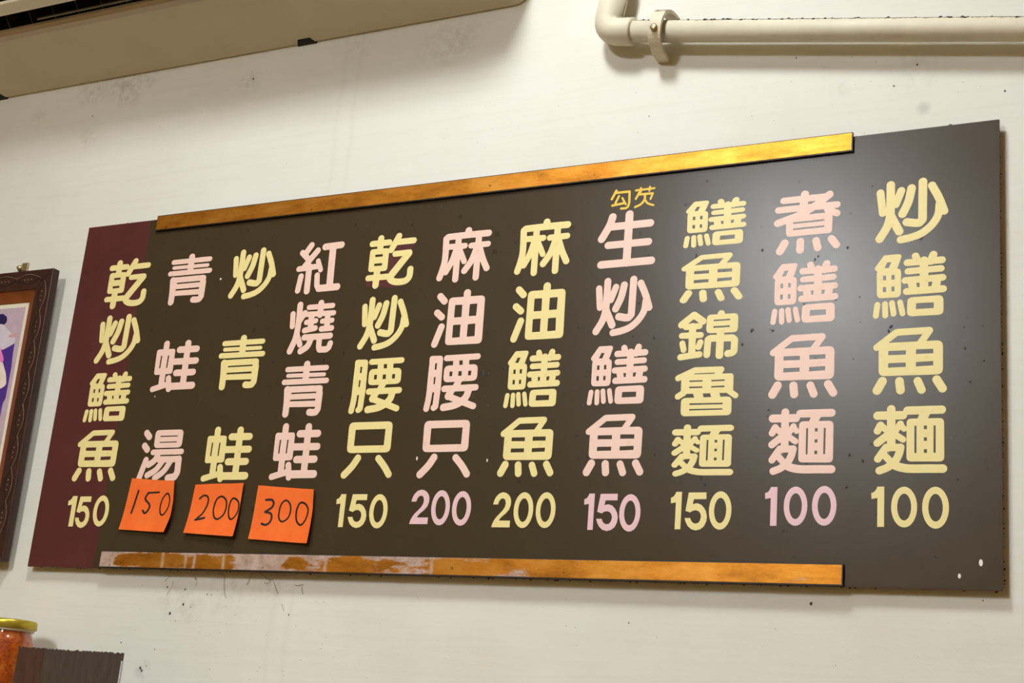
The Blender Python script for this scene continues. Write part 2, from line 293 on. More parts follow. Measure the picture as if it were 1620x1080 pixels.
 '只': [('f',8.3,[(-40.1,42.8),(36.4,42.5),(37.5,-4.2),(-38.6,-4.1)]), ('h',0.0,[(-27.6,31.3),(25.1,31.3),(25.1,6.7),(-27.2,6.7)]), ('s',11.4,[(-17.7,-12.0),(-19.3,-14.4),(-20.8,-16.9),(-22.4,-19.3),(-24.1,-21.8),(-26.0,-24.3),(-28.3,-26.8),(-30.8,-29.4),(-33.4,-32.0),(-36.1,-34.5),(-38.7,-37.1)]), ('s',10.4,[(18.2,-12.9),(20.7,-15.3),(23.1,-17.8),(25.5,-20.2),(27.8,-22.6),(30.0,-25.1),(32.0,-27.5),(33.9,-29.9),(35.6,-32.4),(37.4,-34.8),(39.2,-37.2)])],
 '乾': [('s',10.1,[(-37.9,30.4),(-6.7,30.3)]), ('s',11.2,[(-22.7,38.2),(-22.3,19.0)]), ('f',5.6,[(-40.2,21.5),(-5.2,21.0),(-4.8,-16.6),(-39.8,-16.3)]), ('h',0.0,[(-30.1,11.9),(-16.1,11.7),(-15.9,7.8),(-29.9,7.8)]), ('h',0.0,[(-30.1,-3.0),(-15.7,-3.0),(-15.4,-7.1),(-29.8,-7.1)]), ('s',11.8,[(-23.1,-13.4),(-22.9,-38.8)]), ('s',9.9,[(-38.1,-26.3),(-4.1,-26.2)]), ('s',11.0,[(10.0,39.1),(-1.6,17.4)]), ('s',10.1,[(10.3,29.4),(38.0,29.6)]), ('s',9.6,[(6.4,10.1),(32.4,10.5)]), ('s',12.5,[(31.3,9.1),(2.8,-25.8)]), ('s',10.9,[(2.5,-25.8),(2.3,-26.8),(2.1,-27.9),(1.9,-28.9),(2.0,-29.9),(2.6,-31.0),(3.9,-32.1),(5.5,-33.2),(7.6,-34.3),(9.9,-35.3),(12.4,-35.9),(15.4,-36.4),(18.9,-36.7),(22.6,-36.7),(26.0,-36.5),(28.8,-36.1),(31.1,-35.3),(33.0,-34.2),(34.6,-32.9),(35.8,-31.4),(36.8,-29.6),(37.4,-27.6),(37.5,-25.2),(37.5,-22.6),(37.3,-19.9),(37.3,-17.4)])],
 '紅': [('s',10.8,[(-20.9,39.0),(-30.9,24.9)]), ('s',10.0,[(-37.0,27.4),(-21.7,13.6)]), ('s',10.7,[(-7.3,28.8),(-24.5,9.4),(-30.2,2.4)]), ('s',9.7,[(-39.9,0.0),(-1.8,1.9)]), ('s',8.8,[(-4.1,10.9),(2.8,-4.7)]), ('s',10.4,[(-33.7,-13.0),(-36.6,-36.7)]), ('s',11.3,[(-20.0,2.6),(-18.7,-38.7)]), ('s',10.0,[(-2.5,-13.5),(-0.5,-30.5),(2.6,-34.6)]), ('s',11.4,[(6.3,33.8),(37.2,34.5)]), ('s',12.6,[(21.5,31.7),(24.0,-34.3)]), ('s',11.7,[(3.9,-35.9),(38.9,-35.7)])],
 '燒': [('s',9.8,[(-39.5,23.8),(-37.7,3.5)]), ('s',11.0,[(-27.7,38.2),(-27.4,32.3),(-27.1,26.4),(-26.8,20.6),(-26.6,14.9),(-26.6,9.4),(-26.6,4.1),(-26.7,-1.1),(-27.0,-6.0),(-27.4,-10.9),(-28.2,-15.7),(-29.4,-20.3),(-31.0,-24.7),(-32.8,-29.1),(-34.6,-33.5),(-36.3,-37.8)]), ('s',10.5,[(-16.4,23.8),(-24.7,12.2)]), ('s',9.8,[(-26.7,-10.9),(-18.4,-27.9)]), ('s',8.8,[(-10.0,32.9),(35.0,33.1)]), ('s',11.0,[(12.3,38.6),(13.1,19.4)]), ('s',8.8,[(-15.0,21.5),(38.5,20.8)]), ('s',11.1,[(-3.0,20.5),(-2.2,-2.7)]), ('s',8.8,[(-11.5,8.2),(6.4,9.9)]), ('s',9.6,[(-13.1,-5.0),(6.8,-2.3)]), ('s',10.5,[(27.5,20.4),(28.9,-3.7)]), ('s',8.6,[(18.8,8.3),(37.2,8.7)]), ('s',9.5,[(18.8,-4.2),(38.0,-4.0)]), ('s',10.2,[(-11.8,-16.6),(37.2,-16.4)]), ('s',10.8,[(1.8,-18.3),(0.9,-21.1),(0.1,-23.9),(-0.8,-26.6),(-1.9,-29.2),(-3.4,-31.4),(-5.4,-33.3),(-7.8,-34.8),(-10.4,-36.1),(-13.0,-37.4),(-15.6,-38.7)]), ('s',10.2,[(17.5,-19.2),(18.2,-33.6),(20.3,-38.0),(33.5,-38.4),(37.5,-35.5),(39.3,-29.0)])],
 '青': [('s',11.7,[(-0.5,39.4),(0.2,13.7)]), ('s',8.8,[(-36.5,32.5),(36.8,32.5)]), ('s',6.5,[(-34.3,22.3),(34.1,21.8)]), ('s',9.0,[(-39.9,12.1),(39.9,11.8)]), ('s',11.6,[(-32.0,-0.1),(-31.6,-4.3),(-31.0,-8.5),(-30.6,-12.7),(-30.1,-16.9),(-29.8,-20.9),(-29.6,-24.7),(-29.5,-28.5),(-29.4,-32.1),(-29.4,-35.8),(-29.4,-39.4)]), ('f',6.2,[(-35.8,4.8),(35.0,4.7),(33.5,-29.6),(-33.6,-28.3)]), ('s',11.0,[(30.4,-8.1),(30.4,-33.2),(27.3,-37.9),(20.9,-38.4),(15.1,-37.7)]), ('h',0.0,[(-23.4,-5.3),(23.7,-5.3),(23.8,-7.7),(-23.3,-7.7)]), ('h',0.0,[(-23.8,-16.6),(23.8,-16.5),(23.7,-19.7),(-23.7,-19.4)])],
 '蛙': [('s',11.3,[(-24.9,39.5),(-23.3,-33.0)]), ('f',5.0,[(-42.6,30.4),(-6.0,30.0),(-4.5,-13.5),(-41.3,-14.4)]), ('h',0.0,[(-33.1,18.9),(-30.3,19.1),(-30.4,-2.7),(-33.1,-2.9)]), ('h',0.0,[(-19.0,18.6),(-16.3,18.8),(-16.5,-2.7),(-19.0,-3.0)]), ('s',10.1,[(-39.4,-39.0),(-10.0,-31.4)]), ('s',10.4,[(-10.7,-21.1),(-7.0,-40.0)]), ('s',11.8,[(18.2,38.2),(19.9,-35.3)]), ('s',11.6,[(3.1,27.7),(36.7,27.4)]), ('s',11.3,[(-6.6,7.2),(38.6,7.0)]), ('s',11.5,[(2.8,-12.6),(36.2,-12.6)]), ('s',12.3,[(-4.6,-35.5),(38.3,-35.5)])],
 '湯': [('s',11.0,[(-37.9,39.3),(-30.8,32.5)]), ('s',10.9,[(-38.2,18.0),(-31.1,11.3)]), ('s',10.9,[(-30.3,-5.9),(-40.0,-39.4)]), ('f',7.7,[(-19.2,43.5),(38.7,43.4),(39.2,13.8),(-18.3,13.7)]), ('h',0.0,[(-8.2,33.9),(27.8,33.8),(28.0,31.9),(-7.8,31.9)]), ('h',0.0,[(-7.9,23.8),(27.8,24.0),(27.9,22.2),(-7.7,22.2)]), ('s',9.2,[(-18.2,6.7),(40.9,7.0)]), ('s',10.8,[(-6.2,4.6),(-7.3,2.2),(-8.4,-0.3),(-9.5,-2.7),(-10.8,-4.9),(-12.4,-6.9),(-14.3,-8.6),(-16.5,-10.0),(-18.8,-11.3),(-21.2,-12.5),(-23.5,-13.8)]), ('s',10.4,[(-3.6,-5.3),(37.1,-5.2)]), ('s',12.0,[(37.5,-5.4),(38.5,-26.8),(34.7,-33.9),(20.8,-35.9)]), ('s',10.3,[(4.9,-8.2),(2.7,-11.1),(0.5,-14.1),(-1.8,-17.1),(-4.2,-19.9),(-6.8,-22.4),(-9.8,-24.5),(-13.0,-26.3),(-16.3,-27.9),(-19.8,-29.4),(-23.1,-31.1)]), ('s',10.6,[(21.3,-8.4),(19.3,-11.7),(17.3,-15.1),(15.3,-18.4),(13.2,-21.6),(10.6,-24.5),(7.7,-27.1),(4.3,-29.4),(0.8,-31.5),(-2.8,-33.6),(-6.2,-35.8)])],
 '勾': [('s',3.7,[(-7.5,14.3),(-13.8,1.9)]), ('s',3.5,[(-7.0,11.0),(13.2,10.9),(13.9,-6.2),(12.4,-12.3),(9.3,-14.4),(1.8,-14.2)]), ('s',3.5,[(-3.0,5.4),(-7.7,-5.0)]), ('s',3.7,[(-12.3,-8.2),(6.6,-6.2)]), ('s',3.0,[(2.7,1.9),(8.6,-8.3)])],
 '芡': [('s',3.2,[(-14.1,11.2),(14.1,11.7)]), ('s',3.1,[(-6.7,14.1),(-6.6,8.1)]), ('s',3.0,[(7.2,14.6),(6.7,8.5)]), ('s',3.4,[(-8.7,7.7),(-13.4,-1.7)]), ('s',3.3,[(-9.1,4.5),(12.2,4.1)]), ('s',3.1,[(12.2,3.9),(9.2,-4.2)]), ('s',3.5,[(0.5,3.0),(0.4,1.5),(0.5,-0.1),(0.5,-1.6),(0.3,-3.1),(-0.1,-4.5),(-0.8,-5.9),(-1.7,-7.3),(-2.8,-8.6),(-4.0,-9.9),(-5.3,-10.9),(-6.8,-11.8),(-8.4,-12.5),(-10.2,-13.1),(-12.0,-13.7),(-13.7,-14.4)]), ('s',3.0,[(0.7,-4.6),(1.6,-5.8),(2.4,-7.0),(3.2,-8.3),(4.2,-9.4),(5.4,-10.5),(6.9,-11.4),(8.6,-12.1),(10.5,-12.9),(12.4,-13.6),(14.2,-14.3)])],
 '1': [('f',0.0,[(-0.8,24.9),(7.7,25.0),(8.1,-24.9),(-0.2,-25.0),(-0.5,10.8),(-7.7,9.6),(-8.1,17.0),(-4.5,18.5),(-1.9,21.8)])],
 '0': [('f',0.0,[(15.6,-0.1),(15.4,-5.0),(14.5,-9.7),(13.1,-14.0),(11.2,-17.8),(8.9,-20.9),(6.3,-23.2),(3.4,-24.6),(0.3,-25.1),(-2.7,-24.6),(-5.7,-23.2),(-8.4,-20.9),(-10.8,-17.8),(-12.8,-14.1),(-14.3,-9.7),(-15.3,-5.0),(-15.6,-0.1),(-15.4,4.8),(-14.6,9.6),(-13.2,13.9),(-11.2,17.8),(-8.9,20.9),(-6.2,23.2),(-3.3,24.6),(-0.2,25.1),(2.9,24.6),(5.8,23.1),(8.5,20.8),(10.9,17.6),(12.9,13.8),(14.4,9.5),(15.3,4.8)]), ('h',0.0,[(8.5,-0.1),(8.3,-3.3),(7.9,-6.4),(7.1,-9.3),(6.1,-11.8),(4.9,-13.8),(3.4,-15.3),(1.9,-16.3),(0.2,-16.6),(-1.4,-16.3),(-3.0,-15.4),(-4.5,-13.8),(-5.8,-11.8),(-6.8,-9.3),(-7.7,-6.4),(-8.2,-3.3),(-8.4,-0.1),(-8.2,3.1),(-7.8,6.2),(-7.1,9.1),(-6.0,11.6),(-4.8,13.7),(-3.3,15.2),(-1.8,16.2),(-0.1,16.5),(1.5,16.2),(3.1,15.2),(4.6,13.7),(5.9,11.6),(7.0,9.1),(7.8,6.2),(8.3,3.1)])],
 '5': [('f',0.0,[(-11.3,24.9),(13.1,25.0),(13.3,16.1),(-3.7,16.1),(-5.1,9.3),(-1.9,10.4),(1.5,10.7),(6.4,8.9),(10.3,5.3),(13.7,-0.2),(15.3,-6.7),(14.7,-13.2),(11.7,-19.7),(6.8,-23.5),(0.6,-25.0),(-5.5,-23.4),(-10.5,-19.2),(-13.6,-14.0),(-15.3,-8.8),(-7.7,-8.6),(-6.4,-11.7),(-4.3,-14.3),(-2.2,-15.6),(0.2,-16.0),(3.6,-15.2),(6.0,-12.3),(7.2,-6.7),(6.0,-2.5),(3.4,0.4),(-0.7,1.6),(-4.8,0.8),(-8.1,-1.4),(-14.6,0.7)])],
 '2': [('f',0.0,[(-14.4,7.6),(-13.3,12.9),(-11.1,17.8),(-6.8,22.4),(-3.0,24.1),(0.4,24.7),(4.9,23.7),(8.6,21.3),(11.8,17.4),(13.4,12.8),(13.5,7.2),(11.5,0.5),(6.6,-5.1),(0.4,-10.0),(-2.0,-12.8),(-3.4,-15.2),(14.4,-15.2),(14.4,-24.7),(-14.2,-24.6),(-13.1,-19.5),(-10.9,-14.9),(-7.4,-10.0),(-3.2,-5.8),(1.8,-0.5),(4.5,4.0),(5.4,8.6),(4.6,12.5),(3.0,15.1),(-0.3,16.2),(-3.3,15.1),(-5.4,12.1),(-6.9,7.4)])],
}
# character, colour, x, z (mm on the board), width and height factors
PLACES = [
 ('炒','yellow',1437.9,485.7,1.0,1.0),
 ('鱔','yellow',1436.4,384.5,1.0,1.0),
 ('魚','yellow',1437.1,283.5,1.0,1.0),
 ('麵','yellow',1438.2,183.1,1.0,1.0),
 ('1','yellow',1400.3,99.0,1.0,1.0),
 ('0','yellow',1432.3,98.6,1.0,1.0),
 ('0','yellow',1469.7,97.8,1.012,1.019),
 ('煮','pink',1300.3,483.8,1.0,1.0),
 ('鱔','pink',1300.1,384.1,0.975,0.99),
 ('魚','pink',1301.4,283.3,0.995,0.999),
 ('麵','pink',1302.4,183.7,0.983,0.992),
 ('1','pinkd',1265.2,99.5,1.008,0.996),
 ('0','pinkd',1297.2,99.8,0.974,0.996),
 ('0','pinkd',1333.8,100.2,0.99,1.001),
 ('鱔','yellow',1171.1,495.3,0.977,0.798),
 ('魚','yellow',1170.4,414.6,0.984,0.802),
 ('錦','yellow',1168.5,332.9,1.0,1.0),
 ('魯','yellow',1170.5,254.5,1.0,1.0),
 ('麵','yellow',1169.3,174.5,0.97,0.801),
 ('1','yellow',1137.0,94.1,0.959,0.991),
 ('5','yellow',1165.1,92.9,1.0,1.0),
 ('0','yellow',1197.9,94.2,0.974,0.999),
 ('勾','gold',1026.2,544.7,1.0,1.0),
 ('芡','gold',1063.3,544.9,1.0,1.0),
 ('生','pink',1040.3,483.7,1.0,1.0),
 ('炒','pink',1041.7,383.0,0.958,0.988),
 ('鱔','pink',1041.2,283.4,0.958,0.992),
 ('魚','pink',1043.2,183.7,0.976,1.0),
 ('1','pinkd',1012.0,92.4,0.952,0.99),
 ('5','pinkd',1039.5,91.5,1.02,1.009),
 ('0','pinkd',1072.1,90.9,0.974,1.002),
 ('麻','yellow',908.0,482.7,1.0,1.0),
 ('油','yellow',909.6,382.9,1.0,1.0),
 ('鱔','yellow',909.6,283.5,0.943,0.985),
 ('魚','yellow',910.2,183.9,0.965,0.996),
 ('2','yellow',879.1,94.9,1.0,1.0),
 ('0','yellow',912.9,94.5,0.967,0.998),
 ('0','yellow',947.1,94.5,0.96,0.99),
 ('麻','pink',776.7,482.3,1.017,0.989),
 ('油','pink',777.6,382.2,1.017,1.001),
 ('腰','pink',778.2,282.6,1.0,1.0),
 ('只','pink',778.2,183.4,1.0,1.0),
 ('2','pinkd',745.7,99.1,1.055,1.013),
 ('0','pinkd',780.0,97.8,0.975,1.008),
 ('0','pinkd',814.4,96.9,0.982,0.985),
 ('乾','yellow',646.0,483.9,1.0,1.0),
 ('炒','yellow',647.6,382.9,0.965,0.989),
 ('腰','yellow',647.1,283.4,1.022,0.997),
 ('只','yellow',646.7,184.5,1.009,1.006),
 ('1','yellow',608.4,93.6,1.013,0.987),
 ('5','yellow',639.7,92.9,1.05,1.005),
 ('0','yellow',675.8,92.7,0.999,1.006),
 ('紅','pink',512.6,483.7,1.0,1.0),
 ('燒','pink',512.9,384.2,1.0,1.0),
 ('青','pink',514.2,283.8,1.0,1.0),
 ('蛙','pink',514.2,184.7,1.0,1.0),
 ('炒','yellow',382.5,483.8,0.99,0.993),
 ('青','yellow',382.8,333.3,1.044,1.01),
 ('蛙','yellow',383.5,183.1,1.042,0.994),
 ('青','pink',248.0,484.6,1.055,0.995),
 ('蛙','pink',249.7,333.5,1.056,0.985),
 ('湯','pink',249.2,181.8,1.0,1.0),
 ('乾','yellow',112.9,487.0,1.076,1.011),
 ('炒','yellow',115.4,386.8,1.041,1.001),
 ('鱔','yellow',113.6,285.7,1.034,0.994),
 ('魚','yellow',112.1,185.0,1.039,1.013),
 ('1','yellow',75.6,92.0,1.155,1.018),
 ('5','yellow',102.3,90.5,0.99,1.047),
 ('0','yellow',140.9,92.5,1.064,1.018),
]
NOTES = [([(196.1, 146.1),(290.6, 140.1),(295.5, 108.2),(295.4, 83.3),(287.6, 57.4),(188.4, 62.0)], [(3.54, [(215.2, 125.1),(207.3, 89.0)]),(2.95, [(258.3, 122.6),(236.9, 121.9)]),(3.46, [(236.4, 121.9),(235.2, 120.0),(233.7, 118.0),(232.4, 116.1),(231.5, 114.2),(231.5, 112.3),(232.7, 110.4),(234.9, 108.4),(237.5, 106.5),(239.8, 104.7),(241.4, 103.0),(242.2, 101.4),(242.6, 99.9),(242.6, 98.5),(242.3, 97.1),(241.8, 95.7),(240.9, 94.1),(239.7, 92.3),(238.3, 90.6),(236.8, 89.3),(235.6, 88.7),(234.5, 88.8),(233.4, 89.6),(232.4, 90.7),(231.4, 92.0),(230.4, 93.0)]),(2.83, [(278.1, 120.1),(279.9, 119.7),(281.6, 118.4),(283.2, 116.5),(284.6, 114.3),(285.6, 112.1),(286.2, 109.8),(286.5, 107.2),(286.5, 104.4),(286.3, 101.6),(285.7, 99.0),(284.6, 96.4),(283.2, 93.6),(281.4, 91.0),(279.7, 88.8),(278.0, 87.2),(276.5, 86.1),(274.9, 85.6),(273.4, 85.5),(271.9, 85.8),(270.6, 86.5),(269.4, 87.7),(268.3, 89.4),(267.3, 91.6),(266.5, 93.9),(266.1, 96.3),(266.0, 99.0),(266.1, 102.1),(266.5, 105.2),(267.2, 108.2),(268.2, 110.9),(269.8, 113.3),(271.8, 115.8),(274.0, 117.9),(276.2, 119.4),(278.1, 120.1)])]),([(329.8, 134.3),(359.3, 135.6),(427.4, 135.5),(425.5, 51.6),(324.1, 57.2)], [(3.04, [(342.2, 112.0),(343.5, 113.1),(344.8, 114.3),(346.1, 115.4),(347.5, 116.3),(348.9, 116.9),(350.6, 117.1),(352.5, 117.1),(354.4, 116.7),(356.1, 116.1),(357.4, 115.2),(358.4, 113.8),(359.2, 112.1),(359.7, 110.1),(359.9, 107.9),(359.7, 105.4),(359.1, 102.6),(358.0, 99.4),(356.6, 96.1),(355.0, 92.8),(353.2, 89.9),(351.1, 87.3),(348.7, 85.0),(346.0, 82.7),(343.4, 80.5),(340.8, 78.2)]),(3.5, [(340.8, 78.2),(358.0, 81.5)]),(2.96, [(387.2, 115.1),(389.4, 114.3),(391.6, 113.0),(393.7, 111.2),(395.5, 109.1),(396.8, 106.6),(397.5, 103.7),(397.8, 100.2),(397.8, 96.5),(397.3, 93.0),(396.6, 90.0),(395.3, 87.3),(393.5, 84.9),(391.4, 82.8),(389.2, 81.1),(387.2, 80.0),(385.3, 79.4),(383.3, 79.5),(381.4, 80.0),(379.6, 80.9),(378.0, 82.2),(376.6, 84.1),(375.4, 86.5),(374.3, 89.2),(373.6, 92.2),(373.2, 95.1),(373.3, 98.2),(373.7, 101.6),(374.5, 105.0),(375.5, 108.1),(376.8, 110.6),(378.5, 112.4),(380.5, 113.8),(382.8, 114.7),(385.1, 115.2),(387.2, 115.1)]),(2.95, [(411.7, 112.0),(413.7, 111.5),(416.1, 110.5),(418.5, 109.0),(420.7, 107.3),(422.4, 105.3),(423.4, 102.9),(424.2, 100.1),(424.5, 97.1),(424.5, 94.0),(424.1, 91.3),(423.0, 88.6),(421.5, 85.9),(419.6, 83.3),(417.6, 81.2),(415.8, 79.8),(414.1, 79.1),(412.3, 79.0),(410.6, 79.5),(409.0, 80.4),(407.6, 81.7),(406.4, 83.6),(405.4, 86.2),(404.6, 89.2),(404.0, 92.3),(403.6, 95.1),(403.5, 97.8),(403.6, 100.7),(404.0, 103.4),(404.6, 105.9),(405.3, 107.9),(406.2, 109.5),(407.3, 110.7),(408.6, 111.6),(410.1, 112.0),(411.7, 112.0)])]),([(452.9, 132.5),(560.9, 124.8),(564.0, 93.0),(563.6, 42.8),(449.7, 49.3)], [(3.53, [(471.4, 109.7),(473.6, 109.8),(475.8, 110.0),(478.0, 110.1),(480.0, 110.1),(481.7, 109.8),(483.1, 109.2),(484.2, 108.3),(485.2, 107.2),(485.8, 106.1),(486.2, 104.9),(486.2, 103.6),(486.1, 102.2),(485.6, 100.8),(484.8, 99.3),(483.7, 97.9),(482.0, 96.6),(479.9, 95.2),(477.5, 93.9),(475.1, 92.5),(472.7, 91.2)]),(3.44, [(472.7, 91.2),(474.8, 90.8),(477.1, 90.5),(479.2, 90.1),(481.2, 89.7),(482.8, 89.0),(484.0, 88.1),(484.9, 87.0),(485.5, 85.8),(485.9, 84.5),(486.2, 83.1),(486.1, 81.6),(485.8, 79.9),(485.4, 78.2),(484.7, 76.6),(483.9, 75.2),(482.8, 74.1),(481.6, 73.1),(480.2, 72.2),(478.7, 71.6),(477.3, 71.2),(475.8, 71.2),(474.3, 71.5),(472.8, 72.0),(471.3, 72.5),(469.7, 73.0)]),(2.8, [(508.4, 108.8),(510.0, 108.7),(511.6, 108.2),(513.3, 107.3),(514.8, 106.1),(516.2, 104.8),(517.3, 103.3),(518.3, 101.4),(519.2, 99.4),(519.8, 97.2),(520.1, 95.0),(520.1, 92.5),(519.9, 89.7),(519.3, 87.0),(518.5, 84.4),(517.4, 82.2),(515.9, 80.4),(513.9, 78.8),(511.7, 77.6),(509.6, 76.7),(507.6, 76.3),(505.9, 76.5),(504.3, 77.2),(502.7, 78.3),(501.3, 79.7),(500.3, 81.2),(499.5, 82.8),(499.0, 84.7),(498.8, 86.7),(498.7, 88.8),(498.7, 91.0),(498.8, 93.3),(499.0, 95.9),(499.5, 98.4),(500.1, 100.8),(500.9, 102.9),(502.1, 104.6),(503.5, 106.1),(505.1, 107.4),(506.8, 108.3),(508.4, 108.8)]),(2.97, [(539.2, 105.3),(540.9, 105.2),(542.9, 104.7),(544.9, 104.0),(546.9, 103.0),(548.6, 101.8),(550.2, 100.5),(551.7, 98.9),(553.0, 97.1),(554.0, 95.2),(554.6, 93.0),(554.8, 90.5),(554.5, 87.7),(553.9, 84.7),(553.1, 81.9),(552.1, 79.4),(550.8, 77.2),(549.3, 75.1),(547.6, 73.2),(545.8, 71.8),(544.0, 71.1),(542.1, 71.2),(540.2, 71.9),(538.2, 73.2),(536.4, 74.7),(534.9, 76.4),(533.7, 78.3),(532.8, 80.6),(532.1, 83.1),(531.6, 85.6),(531.3, 88.1),(531.3, 90.7),(531.5, 93.5),(532.0, 96.3),(532.7, 98.8),(533.4, 100.8),(534.3, 102.4),(535.3, 103.6),(536.5, 104.5),(537.8, 105.0),(539.2, 105.3)])])]

# ------------------------------------------------------------------ materials
def mat_wall(name, flecks=True):
    n = NT(name)
    base = n.ramp(n.noise(1.3, 5, 0.6), (0.35, srgb(228, 225, 212)), (0.65, srgb(236, 233, 221)))
    # yellowed patches and brushed horizontal streaks of old emulsion
    base = n.mix(n.math('MULTIPLY', n.mask(n.noise(3.0, 6, 0.65), 0.5, 0.8), 0.35), base, srgb(214, 202, 172))
    streak = n.noise(9, 4, 0.6, stretch=(0.6, 1, 12))
    base = n.mix(n.math('MULTIPLY', n.mask(streak, 0.45, 0.75), 0.16), base, srgb(212, 204, 186))
    if flecks:
        # soot smudges under the air conditioner and a grey spot by the board
        for (px, py), r, k in STAINS:
            p = at(px, py, 0.0)
            sp = n.math('MULTIPLY', n.spot(p, r), n.mask(n.noise(60, 5, 0.7), 0.42, 0.62))
            base = n.mix(n.math('MULTIPLY', sp, k * 0.45), base, srgb(92, 78, 58))
        p = at(1461, 171, 0)
        base = n.mix(n.math('MULTIPLY', n.spot(p, 0.012), 0.30), base, srgb(120, 116, 108))
        # faint run marks of an old vertical paint drip
        x = n.xyz()[0]
        w = n.math('ADD', x, n.math('MULTIPLY', n.noise(6, 2), 0.03))
        for x0 in (0.515, 0.545):
            d = n.math('ABSOLUTE', n.math('SUBTRACT', w, x0))
            line = n.mask(d, 0.006, 0.0)
            rr = n.ramp(d, (0.0, (1, 1, 1, 1)), (0.006, (0, 0, 0, 1)))
            base = n.mix(n.math('MULTIPLY', rr, 0.10), base, srgb(196, 182, 148))
    n.bump(n.math('ADD', n.math('MULTIPLY', streak, 0.6), n.noise(220, 3, 0.6)), 0.12, 0.0015)
    return n.out(base, 0.62, 0.0, 0.35)

STAINS = [((150, 140), .045, .55), ((195, 128), .05, .6), ((235, 125), .03, .5), ((205, 150), .04, .4), ((395, 130), .03, .5),
          ((700, 70), .06, .35), ((735, 58), .04, .35), ((560, 70), .05, .3), ((140, 215), .03, .4), ((60, 185), .03, .25),
          ((280, 945), .05, .30), ((360, 925), .06, .30), ((430, 920), .05, .35), ((225, 1058), .02, .6), ((300, 965), .03, .35), ((1450, 105), .05, .25), ((1330, 140), .02, .25)]

M_WALL = mat_wall('wall_emulsion')
M_WALL2 = mat_wall('wall_emulsion_plain', False)
M_CEIL = plain('ceiling_white', srgb(236, 234, 228), 0.8, var=0.02, scale=6)
M_TAN = plain('tan_wall', srgb(152, 124, 72), 0.6, var=0.06, scale=3)
M_FLOOR = plain('floor_tile', srgb(124, 96, 54), 0.4, var=0.1, scale=5)

def mat_board(name, c0, c1, sheen_rough=0.265):
    n = NT(name)
    f = n.noise(14, 6, 0.7)
    col = n.ramp(f, (0.3, c0), (0.72, c1))
    vert = n.noise(80, 5, 0.7, stretch=(1.8, 1, 0.8))
    col = n.mix(n.math('MULTIPLY', n.mask(vert, 0.58, 0.68), 0.30), col, tuple(c * 0.55 for c in c0[:3]) + (1,))
    # grease spots
    v = n.n.new('ShaderNodeTexVoronoi'); v.inputs['Scale'].default_value = 42
    n.lk(n.co, v.inputs['Vector'])
    size = n.math('MULTIPLY', n.mask(n.noise(7, 3), 0.5, 0.75), 0.26)
    dots = n.math('LESS_THAN', v.outputs['Distance'], size)
    col = n.mix(n.math('MULTIPLY', dots, 0.5), col, tuple(c * 0.35 for c in c0[:3]) + (1,))
    rough = n.ramp(n.math('ADD', n.math('MULTIPLY', f, 0.5), n.math('MULTIPLY', n.noise(120, 3), 0.5)),
                   (0.3, (sheen_rough - .006,) * 3 + (1,)), (0.7, (sheen_rough + .010,) * 3 + (1,)))
    n.bump(n.noise(700, 2, 0.5), 0.08, 0.0006)
    return n.out(col, rough, 0.0, 0.30)

M_MAROON = mat_board('maroon_laminate', srgb(82, 38, 37), srgb(96, 47, 45), 0.42)
M_FILM = mat_board('dark_brown_film', srgb(66, 54, 35), srgb(69, 57, 38))
M_EDGE = plain('board_raw_edge', srgb(120, 84, 44), 0.7, var=0.3, scale=90)
M_BLACK = plain('black_paint', srgb(24, 19, 15), 0.5, var=0.3)
M_BATTEN = plain('dark_batten', srgb(70, 55, 42), 0.8)  # dark brown wood of the battens

def mat_letter(name, c):
    n = NT(name)
    # lightly yellowed and grease-stained vinyl
    st = n.mask(n.noise(75, 6, 0.7), 0.57, 0.70)
    lo = tuple(v * k for v, k in zip(c[:3], (0.88, 0.74, 0.48))) + (1,)
    col = n.mix(n.math('MULTIPLY', st, 0.55), c, lo)
    col = n.mix(n.math('MULTIPLY', n.noise(9, 3), 0.25), col, tuple(min(1, v * 1.05) for v in c[:3]) + (1,))
    return n.out(col, 0.45, 0.0, 0.4)

LETTER = {'yellow': mat_letter('yellow_vinyl', srgb(244, 226, 154)), 'pink': mat_letter('pink_vinyl', srgb(248, 211, 192)),
          'pinkd': mat_letter('rose_vinyl', srgb(240, 200, 202)), 'gold': mat_letter('deep_yellow_vinyl', srgb(242, 200, 60))}

